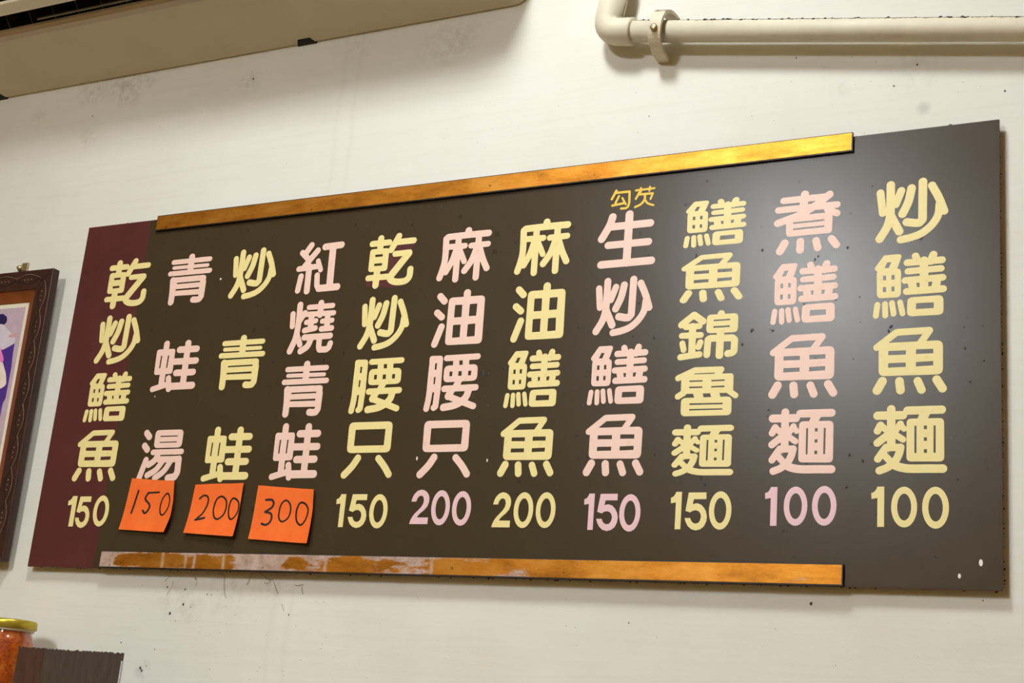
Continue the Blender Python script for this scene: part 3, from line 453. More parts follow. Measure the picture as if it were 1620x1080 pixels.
def mat_gold(name, worn):
    n = NT(name)
    x, y, z = n.xyz()
    f = n.noise(26, 6, 0.7, stretch=(0.5, 1, 1.4))
    gold = n.ramp(f, (0.3, srgb(150, 92, 24)), (0.5, srgb(200, 130, 40)), (0.75, srgb(222, 160, 70)))
    pale = n.ramp(n.noise(60, 4), (0.3, srgb(160, 134, 120)), (0.7, srgb(206, 188, 178)))
    big = n.noise(9, 7, 0.72, stretch=(0.55, 1, 1.6))
    # worn bare patches: heavier where the strip was handled, towards its low-x end
    k = big
    if worn:
        for x0, w, a in ((0.0, 0.045, 0.30), (0.315, 0.055, 0.26), (0.42, 0.05, 0.10), (0.56, 0.09, 0.12), (0.75, 0.08, 0.08)):
            d = n.math('ABSOLUTE', n.math('SUBTRACT', x, x0))
            k = n.math('ADD', k, n.math('MULTIPLY', n.ramp(d, (w * .4, (1, 1, 1, 1)), (w, (0, 0, 0, 1))), a))
        # the lacquer also flakes along the upper and lower edges
        e = n.math('ABSOLUTE', n.math('SUBTRACT', z, 0.0125))
        k = n.math('ADD', k, n.math('MULTIPLY', n.math('MULTIPLY', n.ramp(e, (.006, (0, 0, 0, 1)), (.0115, (1, 1, 1, 1))), n.ramp(x, (0.0, (1, 1, 1, 1)), (0.8, (0.2, 0.2, 0.2, 1)))), 0.16))
    wear = n.mask(n.math('ADD', n.math('MULTIPLY', k, 0.7), n.math('MULTIPLY', n.noise(70, 5, 0.7, stretch=(0.35, 1, 1.5)), 0.3)) if worn else k, 0.575 if worn else 0.70, 0.62 if worn else 0.76)
    if worn:
        for x0 in (0.132, 0.178, 0.195, 0.252, 0.44, 0.62):
            d = n.math('ABSOLUTE', n.math('SUBTRACT', n.math('ADD', x, n.math('MULTIPLY', n.noise(40, 2), 0.006)), x0))
            wear = n.math('MAXIMUM', wear, n.ramp(d, (0.0, (.9, .9, .9, 1)), (0.004, (0, 0, 0, 1))))
    wear = n.math('MULTIPLY', wear, 0.85)
    col = n.mix(wear, gold, pale)
    spots = n.mask(n.noise(70, 3, 0.6), 0.66, 0.72)
    col = n.mix(n.math('MULTIPLY', spots, 0.6), col, srgb(70, 42, 18))
    inv = n.math('SUBTRACT', 1.0, wear)
    rough = n.math('ADD', 0.42, n.math('MULTIPLY', wear, 0.4))
    n.bump(n.noise(300, 3, 0.6), 0.15, 0.0006)
    return n.out(col, rough, n.math('MULTIPLY', inv, 0.85), 0.5)

M_GOLD = mat_gold('gilt_strip', False)
M_GOLDW = mat_gold('gilt_strip_worn', True)

def mat_pvc(name, c, dust=True):
    n = NT(name)
    col = n.ramp(n.noise(12, 5, 0.65), (0.3, tuple(v * 0.86 for v in c[:3]) + (1,)), (0.65, c))
    sm = n.mask(n.noise(35, 5, 0.75, stretch=(0.4, 1, 1)), 0.58, 0.72)
    col = n.mix(n.math('MULTIPLY', sm, 0.35), col, srgb(160, 132, 84))
    if dust:   # settled dust on upward faces
        g = n.n.new('ShaderNodeNewGeometry'); sp = n.n.new('ShaderNodeSeparateXYZ'); n.lk(g.outputs['Normal'], sp.inputs[0])
        up = n.math('ADD', sp.outputs[2], n.math('MULTIPLY', n.noise(90, 4, 0.7), 0.55))
        col = n.mix(n.math('MULTIPLY', n.mask(up, 0.88, 1.02), 0.85), col, srgb(84, 66, 46))
    return n.out(col, 0.5, 0.0, 0.35)
M_PVC = mat_pvc('cream_pvc', srgb(226, 217, 190))
M_CLAMP = mat_pvc('stained_white_clamp', srgb(226, 212, 184))
M_STEEL = plain('screw_steel', srgb(170, 150, 112), 0.35, 0.7, 0.2, 200)
M_CLAMPBLACK = plain('clamp_black', srgb(28, 25, 22), 0.7)  # near-black tone for the block between strap and pipe
M_AC = plain('aircon_plastic', srgb(222, 212, 184), 0.36, var=0.03, scale=10)
M_ACLIP = plain('aircon_lip', srgb(204, 190, 162), 0.28, var=0.04, scale=10)
M_DARK = plain('outlet_black', srgb(14, 13, 12), 0.6)
M_VANE = plain('outlet_grey', srgb(52, 47, 40), 0.5)

# ------------------------------------------------------------------ structure
tag(box('wall_back', -2.6, 3.4, 0.0, 0.12, 0.0, CEIL, M_WALL), 'cream painted wall behind the menu board', kind='structure')
tag(box('wall_left', -2.72, -2.6, -6.0, 0.12, 0.0, CEIL, M_TAN), 'tan painted side wall', kind='structure')
tag(box('wall_right', 3.4, 3.52, -6.0, 0.12, 0.0, CEIL, M_TAN), 'tan painted side wall', kind='structure')
tag(box('wall_front', -2.72, 3.52, -6.12, -6.0, 0.0, CEIL, M_TAN), 'tan painted wall opposite the board', kind='structure')
tag(box('floor', -2.72, 3.52, -6.12, 0.12, -0.1, 0.0, M_FLOOR), 'worn grey brown floor', kind='structure')
tag(box('ceiling', -2.72, 3.52, -6.12, 0.12, CEIL, CEIL + 0.1, M_CEIL), 'white ceiling', kind='structure')

# ------------------------------------------------------------------ ceiling lamps
def mat_lamp(name, k):
    m = bpy.data.materials.new(name); m.use_nodes = True
    b = m.node_tree.nodes['Principled BSDF']
    b.inputs['Base Color'].default_value = (0.9, 0.9, 0.9, 1)
    b.inputs['Emission Color'].default_value = (0.90, 0.952, 1.0, 1)
    b.inputs['Emission Strength'].default_value = LAMP * k
    return m
M_LAMPBODY = plain('lamp_housing', srgb(230, 230, 226), 0.4, var=0.02)
for i, (lx, ly, ll, lw, k) in enumerate(LAMPS):
    where = ['in the second row facing the board', 'in the row nearest the board wall', 'in the row nearest the opposite wall'][i]
    t = empty('ceiling_lamp', (lx, ly, CEIL), 'white fluorescent ceiling lamp ' + where, 'lamp', 'ceiling lamps')
    box('housing', -ll / 2, ll / 2, -lw / 2, lw / 2, -0.05, 0.0, M_LAMPBODY, t, 0.006)
    box('diffuser', -ll / 2 + .015, ll / 2 - .015, -lw / 2 + .012, lw / 2 - .012, -0.062, -0.05, mat_lamp('lamp_diffuser', k), t)

# ------------------------------------------------------------------ menu board
W, H = 1.547, 0.600
board = empty('menu_board', (0, 0, ZB), 'long dark brown menu board with yellow and pink lettering mounted on the wall', 'sign')
TH = 0.004
bp = box('base_panel', 0, W, YB, YB + TH, 0, H, [M_MAROON, M_EDGE], board)
for p in bp.data.polygons:
    if abs(p.normal.y) < 0.5: p.material_index = 1
tag(bp, 'maroon board panel showing as a bare strip at one end')
FT = 0.0004
film = box('covering_film', 0.144, W - 0.0005, YB - FT, YB, 0.001, H - 0.0005, M_FILM, board)
tag(film, 'dark brown film covering most of the panel')
for zz in (0.09, 0.49):
    box('batten', 0.10, W - 0.06, YB + TH, -0.0002, zz, zz + 0.03, M_BATTEN, board)

def strip(z0, z1, mat, label):
    b = box('trim_strip', 0.1605, 1.3605, YB - 0.005, YB - FT, z0, z1, M_BLACK, board)
    tag(b, label)
    f = box('gilt_face', 0.0012, 1.1985, -0.0006, 0.0, 0.0016, z1 - z0 - 0.0014, mat, b, loc=(0.1605, YB - 0.005, z0))
    return b
strip(0.577, 0.6045, M_GOLD, 'gilt wooden strip along the top edge')
strip(0.0005, 0.0275, M_GOLDW, 'worn gilt wooden strip along the bottom edge')

# lettering: one cut vinyl piece for each character, shared mesh per character and colour
LT = 0.0007
cache = {}
for ch, colr, x, z, sx, sz in PLACES:
    key = (ch, colr)
    nm = 'digit' if ch in '0125' else 'character'
    if key not in cache: cache[key] = plate_mesh(nm, GLYPHS[ch], LT, LETTER[colr])
    o = bpy.data.objects.new(nm, cache[key]); COL.objects.link(o); o.parent = board
    o.location = (x * 0.001, YB - 0.00005, z * 0.001); o.scale = (sx, 1, sz)

# maroon slivers left where the film was cut round older lettering
def sliver(cx, cy, sc, pts):
    q = [at(cx + px / sc, cy + py / sc, YB) for px, py in pts]
    c0 = q[0].copy()
    me = plate_mesh('film_cut', [('f', 0, [((p.x - c0.x) * 1000, (p.z - c0.z) * 1000) for p in q])], 0.0003, M_MAROON)
    o = bpy.data.objects.new('film_cut', me); COL.objects.link(o); o.parent = board
    o.location = (c0.x, YB - FT + 0.0001, c0.z - ZB)
sliver(560, 360, 9, [(505, 350), (640, 245), (900, 225), (850, 270), (820, 320), (690, 420), (500, 640), (470, 660), (490, 560)])
sliver(560, 360, 9, [(165, 740), (290, 740), (270, 850), (180, 840)])
sliver(560, 360, 9, [(350, 735), (480, 720), (520, 800), (700, 822), (520, 860), (360, 850)])

# white paint specks
for px, py, w, h in [(1552, 890, 5, 10), (1518, 911, 4, 7), (660, 725, 3, 7), (771, 728, 2.4, 6), (349.5, 441.5, 4, 5), (245.5, 627, 2, 3), (1405, 0, 0, 0)]:
    if not w: continue
    p = at(px, py, YB); n = 10
    me = plate_mesh('paint_speck', [('f', 0, [(w * .45 * math.cos(2 * math.pi * k / n), h * .42 * math.sin(2 * math.pi * k / n)) for k in range(n)])], 0.0006, plain('white_speck', srgb(245, 240, 228), 0.5, var=0.02))
    o = bpy.data.objects.new('paint_speck', me); COL.objects.link(o); o.parent = board
    o.location = (p.x, YB - FT + 0.0001, p.z - ZB)

# dark grease flecks stuck on the board face and dusty crumbs along its edges (too many to count)
random.seed(5)
V = []; F = []
def fleck(x, y, z, r, ax=1.0, up=1.0):
    i = len(V); n = 6; ph = random.random() * 6
    for k in range(n):
        a = ph + 2 * math.pi * k / n; rr = r * random.uniform(.6, 1.2)
        V.append((x + rr * math.cos(a) * ax, y, z + rr * math.sin(a) * up))
    V.append((x, y - min(r * 0.35, .0003), z)); F.extend([(i + k, i + (k + 1) % n, i + n) for k in range(n)])
for _ in range(420):
    fleck(random.uniform(.15, W - .01), YB - FT, random.uniform(.03, H - .03), random.choice([.0006, .0008, .001, .0014, .002]), up=random.uniform(1, 1.8))
for _ in range(45):
    fleck(random.uniform(.2, W - .01), YB - FT, random.uniform(.05, H - .03), random.uniform(.002, .0032), up=random.uniform(1, 2.2))
for _ in range(170):
    x = random.uniform(0, W); fleck(x, YB + random.uniform(0, .008), H + (.0042 if .16 < x < 1.36 else 0), random.uniform(.0006, .0022), 1.5)
for _ in range(70):
    fleck(random.uniform(0, W), YB + random.uniform(0, .006), -.0002, random.uniform(.0006, .0018), 1.5)
    fleck(W + .0002, YB + random.uniform(0, .008), random.uniform(0, H), random.uniform(.0006, .0016))
tag(mesh_obj('grease_flecks', V, F, M_BLACK, board), kind='stuff')

# ------------------------------------------------------------------ handwritten paper price notes stuck to the board
def mat_paper():
    n = NT('orange_paper')
    col = n.ramp(n.noise(30, 4), (0.3, srgb(250, 108, 38)), (0.7, srgb(255, 124, 52)))
    n.bump(n.noise(500, 3), 0.1, 0.0004)
    return n.out(col, 0.7, 0.0, 0.25)
M_PAPER = mat_paper()
M_INK = plain('black_marker_ink', srgb(28, 14, 20), 0.5, var=0.2)
NAMES = ['150', '200', '300']
LAB = ['orange paper price note handwritten 150 stuck under the pink soup column',
       'orange paper price note handwritten 200 stuck between two other notes',
       'orange paper price note handwritten 300 stuck beside the printed 150 price']
YN = YB - FT - LT - 0.0004
for i, (outline, strokes) in enumerate(NOTES):
    cx = sum(p[0] for p in outline) / len(outline); cz = sum(p[1] for p in outline) / len(outline)
    xs = [p[0] - cx for p in outline]; zs = [p[1] - cz for p in outline]
    hw, hh = max(xs) * .001, max(zs) * .001
    lift = [0.010, 0.0055, 0.0075][i]
    def warp(x, z, hw=hw, hh=hh, lift=lift, i=i):
        u = max(0.0, (x / hw + 0.2) / 1.2); v = max(0.0, (-z / hh + 0.1) / 1.1)
        return lift * (0.75 * u * u + 0.5 * v * v) + 0.0004 * math.sin(x * 120 + i)
    root = empty('price_note', (cx * .001, YN, ZB + cz * .001), LAB[i], 'note', 'orange handwritten price notes')
    # paper sheet: fine grid clipped to the outline
    o2 = [(p[0] - cx, p[1] - cz) for p in outline]
    pv = [Vector(p) for p in o2]; dense = []
    for a, b in zip(pv, pv[1:] + pv[:1]):
        for k in range(8): dense.append(a + (b - a) * (k / 8))
    poly = ccw([tuple(p) for p in dense]); nb = len(poly)
    def inside(x, z):
        c = False
        for k in range(nb):
            (x1, z1), (x2, z2) = poly[k], poly[(k + 1) % nb]
            if (z1 > z) != (z2 > z) and x < (x2 - x1) * (z - z1) / (z2 - z1) + x1: c = not c
        return c
    vs = [Vector(p) for p in poly]
    for gx in range(-12, 13):
        for gz in range(-12, 13):
            x, z = gx / 12.5 * hw * 1000, gz / 12.5 * hh * 1000
            if inside(x, z) and min((Vector((x, z)) - q).length for q in vs[:nb]) > 2.0: vs.append(Vector((x, z)))
    v2, e2, f2, ov, oe, of = delaunay_2d_cdt(vs, [], [list(range(nb))], 1, 1e-4)
    PV = [(q.x * .001, -warp(q.x * .001, q.y * .001), q.y * .001) for q in v2]
    PV2 = [(a, b + 0.00015, c) for a, b, c in PV]; k0 = len(PV)
    PF = [tuple(f) for f in f2]; ed = {}
    for a, b, c in PF:
        for e in ((a, b), (b, c), (c, a)): ed[e] = 1
    side = [(b, a, a + k0, b + k0) for (a, b) in ed if (b, a) not in ed]
    mesh_obj('paper', PV + PV2, PF + [(c + k0, b + k0, a + k0) for a, b, c in PF] + side, M_PAPER, root)
    for w, pts in strokes:
        pr = []
        P2 = []
        for a, b in zip(pts, pts[1:]):
            m = max(1, int(math.hypot(b[0] - a[0], b[1] - a[1]) / 2.5))
            P2 += [(a[0] + (b[0] - a[0]) * k / m - cx, a[1] + (b[1] - a[1]) * k / m - cz) for k in range(m)]
        P2.append((pts[-1][0] - cx, pts[-1][1] - cz))
        me = plate_mesh('ink_stroke', [('s', w, P2)], 0.00022, M_INK, warp)
        o = bpy.data.objects.new('ink_stroke', me); COL.objects.link(o); o.parent = root

# ------------------------------------------------------------------ air conditioner above the board
AX0, AX1 = -0.40, 0.845
ac = empty('air_conditioner', (AX0, 0, 2.742), 'cream wall air conditioner seen from below above the board', 'air conditioner')
def acp(prof): return [(y, z - 2.742) for y, z in prof]
LEN = AX1 - AX0
shell = acp([(0, 2.746), (-0.0035, 2.742), (-0.128, 2.783), (-0.128, 2.79), (-0.10, 2.87), (-0.17, 2.90), (-0.206, 2.826), (-0.215, 2.822), (-0.226, 2.86), (-0.228, 2.96), (-0.20, 3.04), (0, 3.05)])
ER = 0.032
prism_x('housing', shell, 0.04, LEN - ER, M_AC, ac)
lip = acp([(-0.124, 2.7812), (-0.1345, 2.7845), (-0.1405, 2.790), (-0.1405, 2.794), (-0.134, 2.7955), (-0.126, 2.789)])
prism_x('outlet_lip', lip, 0.04, LEN - ER, M_ACLIP, ac)
prism_x('outlet_liner', acp([(-0.129, 2.791), (-0.101, 2.868), (-0.169, 2.897), (-0.204, 2.829), (-0.200, 2.829), (-0.168, 2.892), (-0.105, 2.866), (-0.132, 2.794)]), 0.041, LEN - ER - .001, M_DARK, ac)
cap = acp([(0, 2.746), (-0.0035, 2.742), (-0.124, 2.782), (-0.138, 2.788), (-0.20, 2.806), (-0.218, 2.824), (-0.228, 2.87), (-0.228, 2.96), (-0.20, 3.04), (0, 3.05)])
st = [(LEN - ER + ER * math.sin(a), ER * (1 - math.cos(a))) for a in [k * math.pi / 2 / 10 for k in range(11)]]
prism_x('end_cap', cap, 0, 1, M_AC, ac, stations=st)
st = [(0.04 - 0.04 * math.sin(a), 0.04 * (1 - math.cos(a))) for a in [k * math.pi / 2 / 8 for k in range(9)]]
prism_x('end_cap', cap, 0, 1, M_AC, ac, stations=st)
prism_x('louver', acp([(-0.188, 2.7885), (-0.203, 2.802), (-0.2045, 2.8065), (-0.200, 2.808), (-0.186, 2.7935)]), 0.05, LEN - ER - .02, M_AC, ac)
x = 0.07
while x < LEN - ER - 0.02:
    prism_x('vane', acp([(-0.134, 2.798), (-0.112, 2.862), (-0.150, 2.870), (-0.160, 2.83)]), x, x + 0.0022, M_VANE, ac)
    x += 0.056
M_LINK = plain('link_bar_grey', srgb(126, 116, 96), 0.5)
for xa, xb in ((0.325, 0.562), (0.66, 0.90)):
    prism_x('vane_link', acp([(-0.1500, 2.7925), (-0.1530, 2.7925), (-0.1530, 2.7952), (-0.1500, 2.7952)]), xa, xb, M_LINK, ac)
for px, py, wd in ((486, 74, 0.040), (2, 148, 0.044)):
    p = at(px, py, 0); xx = p.x - AX0
    # proud black wedge painting the shade of a notch in the low back edge
    y0 = -0.0130; V = []
    for yy, w in ((0.0, wd), (y0, wd * 0.62)):
        zz = 0.041 * (-yy / 0.128)
        for s in (-1, 1):
            V += [(xx + s * w / 2, yy, zz - 0.0024), (xx + s * w / 2, yy, zz + 0.004)]
    mesh_obj('notch_shade_wedge', V, [(0, 2, 6, 4), (1, 5, 7, 3), (0, 4, 5, 1), (2, 3, 7, 6), (4, 6, 7, 5), (0, 1, 3, 2)], M_DARK, ac)

# ------------------------------------------------------------------ drain pipe
PY = -0.030
c0 = at(959, 50, PY)
c1 = at(1620, 46, PY); u = (c1 - c0); u.y = 0; u.normalize(); v = Vector((-u.z, 0, u.x))
pipe = empty('drain_pipe', c0, 'cream plastic drain pipe sloping down from its elbow above the board', 'pipe')
R1, R2 = 0.0163, 0.0212
tube('straight_pipe', [u * 0.03, u * 0.4, u * 0.9, u * 1.75], R1, M_PVC, pipe, 28)
er = 0.020
arc = [v * 0.085]
for k in range(9):
    a = k / 8 * math.pi / 2
    arc.append((v * er + u * er) - u * (er * math.cos(a)) - v * (er * math.sin(a)))
arc.append(u * 0.0435); arc.append(u * 0.0455)
rr = [R2] * (len(arc) - 1) + [R2 - 0.0012]
tube('elbow', arc, rr, M_PVC, pipe, 28)
tube('riser_pipe', [v * 0.07, v * 0.55], R1, M_PVC, pipe, 24)

V = []; F = []; random.seed(21)
for _ in range(150):     # crumbs of dust caked along the top of the pipe
    tt = random.uniform(0.04, 1.0); a = random.uniform(0.1, 0.9)
    q = u * tt + v * (R1 * math.cos(a)) + Vector((0, -R1 * math.sin(a), 0)); r = random.choice([.0006, .0009, .0013, .002])
    i = len(V); V += [q + u * r * 1.6, q + v * r, q - u * r * 1.6, q - v * r, q + Vector((0, -r, 0))]; F += [(i, i + 1, i + 4), (i + 1, i + 2, i + 4), (i + 2, i + 3, i + 4), (i + 3, i, i + 4)]
tag(mesh_obj('dust_crumbs', V, F, M_BLACK, pipe), kind='stuff')

# saddle clamp round the pipe
pc = at(1047, 50, PY)
t0 = (pc - c0).dot(u); pc = c0 + u * t0
clamp = empty('pipe_clamp', (pc.x, 0, pc.z), 'stained white saddle clamp with a screw holding the drain pipe', 'clamp')
def strap_pts(a_out, a_v, n=20):
    out = []
    for k in range(n + 1):
        a = math.pi * k / n
        cy = math.sin(a) ** 0.65 if 0 < k < n else 0
        out.append(v * (a_v * math.cos(a)) + Vector((0, -a_out * cy, 0)))
    return out
o_, i_ = strap_pts(0.0575, 0.0360), strap_pts(0.0525, 0.0310)
hw = 0.0095; V = []; F = []
for a, b in zip(o_, i_):
    V += [a - u * hw, a + u * hw, b + u * hw, b - u * hw]
for k in range(len(o_) - 1):
    for j in range(4): F.append((4 * k + j, 4 * k + (j + 1) % 4, 4 * k + 4 + (j + 1) % 4, 4 * k + 4 + j))
sp = mesh_obj('strap', V, F, M_CLAMP, clamp)
bm = bmesh.new(); bm.from_mesh(sp.data); bmesh.ops.recalc_face_normals(bm, faces=bm.faces[:]); bm.to_mesh(sp.data); bm.free()
sc = -v * 0.008 + Vector((0, -0.0560, 0))
tube('screw', [sc, sc + Vector((0, -0.004, 0)), sc + Vector((0, -0.0048, 0))], [0.0052, 0.0052, 0.0035], M_STEEL, clamp, 16)
pr = []
for s in (-1, 1):
    box('saddle_block', -0.006, 0.006, -0.0525, -0.0464, -0.010, 0.010, M_CLAMPBLACK, clamp, loc=-u * 0.004) if s > 0 else None

# ------------------------------------------------------------------ framed photograph
def mat_carved():
    n = NT('carved_dark_wood')
    f = n.noise(30, 6, 0.7, stretch=(3, 1, 0.6))
    col = n.ramp(f, (0.3, srgb(44, 23, 16)), (0.7, srgb(70, 38, 27)))
    n.bump(n.noise(160, 4), 0.25, 0.001)
    return n.out(col, 0.38, 0.0, 0.5)
M_CARVED = mat_carved()
M_INNER = plain('reddish_inner_wood', srgb(138, 72, 34), 0.42, var=0.18, scale=60)
M_GROOVE_SHADE = plain('groove_shade_tone', srgb(20, 11, 8), 0.6)  # near-black puts the shade of carved grooves into the colour
M_TENDRIL_LIGHT = plain('tendril_highlight', srgb(128, 100, 88), 0.35, var=0.3, scale=120)  # paler wood tone paints the highlight along the tendril
M_MAT = plain('cream_mount', srgb(232, 222, 196), 0.7, var=0.05)
FX1, FZ1, FZ0 = -0.0449, 2.3608, 1.8466
FX0 = FX1 - 0.42; FW = FX1 - FX0; FH = FZ1 - FZ0
fr = empty('framed_photograph', (FX0, -0.013, FZ0), 'carved dark wooden picture frame with an old colour photograph', 'picture frame')
fr.rotation_euler = (math.radians(0.8), 0, 0)
D = 0.0155; BW = 0.036      # depth, rail width
def rail(name, a, b, c, d, mat, y0, y1, parent):
    """mitred rail: outer edge a-b, inner edge c-d as (x, z)"""
    V = [(x, y, z) for y in (y0, y1) for x, z in (a, b, d, c)]
    return mesh_obj(name, V, [(0, 1, 2, 3), (7, 6, 5, 4), (0, 4, 5, 1), (1, 5, 6, 2), (2, 6, 7, 3), (3, 7, 4, 0)], mat, parent)
def ring(x0, x1, z0, z1, w):
    O = [(x0, z0), (x1, z0), (x1, z1), (x0, z1)]; I = [(x0 + w, z0 + w), (x1 - w, z0 + w), (x1 - w, z1 - w), (x0 + w, z1 - w)]
    return [(O[k], O[(k + 1) % 4], I[k], I[(k + 1) % 4]) for k in range(4)]
rails = [rail('carved_rail', a, b, c, d, M_CARVED, 0, -D, fr) for a, b, c, d in ring(0, FW, 0, FH, BW)]
for r in rails:
    md = r.modifiers.new('soft', 'BEVEL'); md.width = 0.0012; md.segments = 2
for a, b, c, d in ring(BW, FW - BW, BW, FH - BW, 0.020):
    V = [(a[0], -D + .003, a[1]), (b[0], -D + .003, b[1]), (d[0], -0.0045, d[1]), (c[0], -0.0045, c[1]),
         (a[0], 0, a[1]), (b[0], 0, b[1]), (d[0], 0, d[1]), (c[0], 0, c[1])]
    mesh_obj('inner_moulding', V, [(0, 1, 2, 3), (7, 6, 5, 4), (0, 4, 5, 1), (1, 5, 6, 2), (2, 6, 7, 3), (3, 7, 4, 0)], M_INNER, fr)
# carved twisting vine, on the two rails that show: raised tendril in a highlight tone, groove shade laid on near-black
def vine(rail_obj, p, d, nrm, length, mirror=1):
    pr_r, pr_g = [], []
    P = lambda t, s: (1000 * (p[0] + d[0] * t + nrm[0] * s), 1000 * (p[1] + d[1] * t + nrm[1] * s))
    per = 0.056
    N = int(length / per)
    for k in range(N):
        t0 = k * per; sg = 1
        a = [P(t0 + per * q / 8, sg * 0.0075 * math.sin(math.pi * q / 8) + 0.002) for q in range(9)]
        b = [P(t0 + per * q / 8 * 0.86 + 0.004, -0.0085 * math.sin(math.pi * q / 8)) for q in range(9)]
        pr_r.append(('s', 1.0, a)); pr_g.append(('s', 2.0, b))
        pr_g.append(('s', 1.9, [P(t0 - 0.004, -0.006), P(t0 + 0.002, 0.0), P(t0 + 0.008, 0.008)]))
        pr_g.append(('s', 1.0, [P(t0 + per * q / 8, 0.0088 * math.sin(math.pi * q / 8) + 0.0035) for q in range(1, 8)]))
        for q in (0.35, 0.5, 0.65):
            pr_r.append(('s', 1.8, [P(t0 + per * q, -0.001), P(t0 + per * q + 0.0012, 0.0)]))
    for nm, prs, mt, th in (('carved_tendril', pr_r, M_TENDRIL_LIGHT, 0.0014), ('groove_shade', pr_g, M_GROOVE_SHADE, 0.0004)):
        me = plate_mesh(nm, prs, th, mt)
        o = bpy.data.objects.new(nm, me); COL.objects.link(o); o.parent = rail_obj; o.location = (0, -D + 0.0001, 0)
vine(rails[1], (FW - 0.0175, FH - 0.022), (0, -1), (1, 0), FH - 0.05)
vine(rails[2], (FW - 0.028, FH - 0.0175), (-1, 0), (0, 1), FW - 0.06)
# mount and the printed photograph (flat print in blocks of colour)
mi = BW + 0.018
box('mount_card', mi, FW - mi, -0.0035, -0.001, mi, FH - mi, M_MAT, fr)
pm = [plain('print_' + n, srgb(*c), 0.35, var=0.08, scale=70) for n, c in (('wall', (196, 172, 184)), ('shirt', (214, 204, 214)), ('hair', (38, 28, 84)), ('trousers', (78, 46, 138)), ('pink', (236, 130, 196)), ('cream', (238, 220, 205)), ('floor', (96, 70, 150)), ('skin', (206, 160, 150)))]
photo = empty
PI0 = mi + 0.010
root_print = box('photo_print', PI0, FW - PI0, -0.0038, -0.0035, PI0, FH - PI0, pm[0], fr)
def fz(px, py):
    p = at(px, py, -0.013 - 0.004); return ((p.x - FX0) * 1000, (p.z - FZ0) * 1000)
def printed(mat, pts, k, r=3):
    me = plate_mesh('print_area', [('f', r, [fz(*q) for q in pts])], 0.00006 * k, mat)
    o = bpy.data.objects.new('print_area', me); COL.objects.link(o); o.parent = root_print; o.location = (0, -0.0038, 0)
S4 = 4.154
Z7 = lambda x, y: (x / S4 + 4, 400 + y / S4)
printed(pm[6], [Z7(-900, 660), Z7(95, 600), Z7(-5, 1075), Z7(-90, 1500), Z7(-1000, 1500)], 1)
printed(pm[3], [Z7(-40, 600), Z7(92, 590), Z7(70, 760), Z7(30, 960), Z7(-60, 1100)], 2, 6)
printed(pm[1], [Z7(-80, 480), Z7(15, 470), Z7(60, 520), Z7(100, 560), Z7(92, 600), Z7(20, 640), Z7(-80, 640)], 3, 8)
printed(pm[7], [Z7(55, 545), Z7(108, 530), Z7(104, 560), Z7(60, 560)], 4, 2)
printed(pm[2], [Z7(-20, 415), Z7(20, 405), Z7(46, 425), Z7(46, 455), Z7(30, 478), Z7(-15, 470)], 4, 9)
printed(pm[4], [Z7(-160, 610), Z7(0, 620), Z7(22, 700), Z7(15, 730), Z7(-160, 740)], 5, 8)
printed(pm[5], [Z7(-160, 735), Z7(15, 720), Z7(35, 800), Z7(38, 870), Z7(0, 895), Z7(-160, 880)], 6, 9)
printed(pm[1], [Z7(-420, 480), Z7(-330, 430), Z7(-230, 470), Z7(-230, 700), Z7(-420, 720)], 3, 12)
printed(pm[2], [Z7(-360, 380), Z7(-300, 380), Z7(-295, 440), Z7(-360, 440)], 4, 10)
# hanging hook on the wall above the frame
hp = at(34, 431, -0.008)
hook = empty('picture_hook', (hp.x, 0, FZ1), 'small brass hanging hook at the top of the picture frame', 'hook')
box('hook_plate', -0.0075, 0.0075, -0.0035, 0.0, -0.02, 0.030, M_STEEL, hook, 0.001)
tube('hook_pin', [(0, -0.002, 0.014), (0, -0.012, 0.014), (0, -0.016, 0.019)], 0.0055, M_STEEL, hook, 14)

# ------------------------------------------------------------------ shelf things at the low corner
SZ = 1.585
M_SHELF = plain('shelf_wood', srgb(120, 92, 62), 0.5, var=0.15, scale=20)
shelf = empty('wall_shelf', (0.1, 0, SZ - 0.02), 'plain wooden wall shelf carrying the jar and small signboard', 'shelf')
box('shelf_board', -0.30, 0.35, -0.22, 0.0, 0.0, 0.02, M_SHELF, shelf, 0.002)
for xx in (-0.2, 0.25): box('bracket', xx - .01, xx + .01, -0.16, 0.0, -0.10, 0.0, M_SHELF, shelf)

jr = at(46.5, 988, -0.075)
JR = 0.040
jx, jy = jr.x - JR * 0.97, -0.075
lz1 = at(16, 980, jy).z; lz0 = at(16, 994.5, jy).z
jar = empty('sauce_jar', (jx, jy, SZ), 'glass jar of orange chilli sauce with a gold lid standing behind the small signboard', 'jar')
def mat_sauce():
    n = NT('chilli_sauce')
    col = n.ramp(n.noise(90, 6, 0.7), (0.3, srgb(150, 44, 8)), (0.5, srgb(226, 98, 14)), (0.7, srgb(246, 150, 40)))
    return n.out(col, 0.25, 0.0, 0.5)
def mat_glass():
    n = NT('jar_glass'); n.b.inputs['Transmission Weight'].default_value = 1.0; n.b.inputs['IOR'].default_value = 1.45
    tint = n.ramp(n.noise(6, 2), (0.3, (0.95, 0.93, 0.88, 1)), (0.7, (0.98, 0.97, 0.94, 1)))
    return n.out(tint, 0.03)
M_LID = plain('gold_lid', srgb(200, 178, 62), 0.34, 0.7, 0.12, 40)
t = lz0 - SZ
RB = 0.0425; sh = at(48, 1013, jy).z - SZ
lathe('glass', [(0.0, 0.0), (RB - .006, 0.0), (RB, 0.006), (RB, sh - 0.006), (RB - .004, sh + .003), (JR - 0.006, sh + .012), (JR - .0055, t + .004),
                (JR - .0067, t + .004), (JR - .0072, sh + .0118), (RB - .0051, sh + .0026), (RB - .0012, sh - .0063), (RB - .0012, 0.007), (RB - .0066, 0.0015), (0, 0.0015)], mat_glass(), jar)
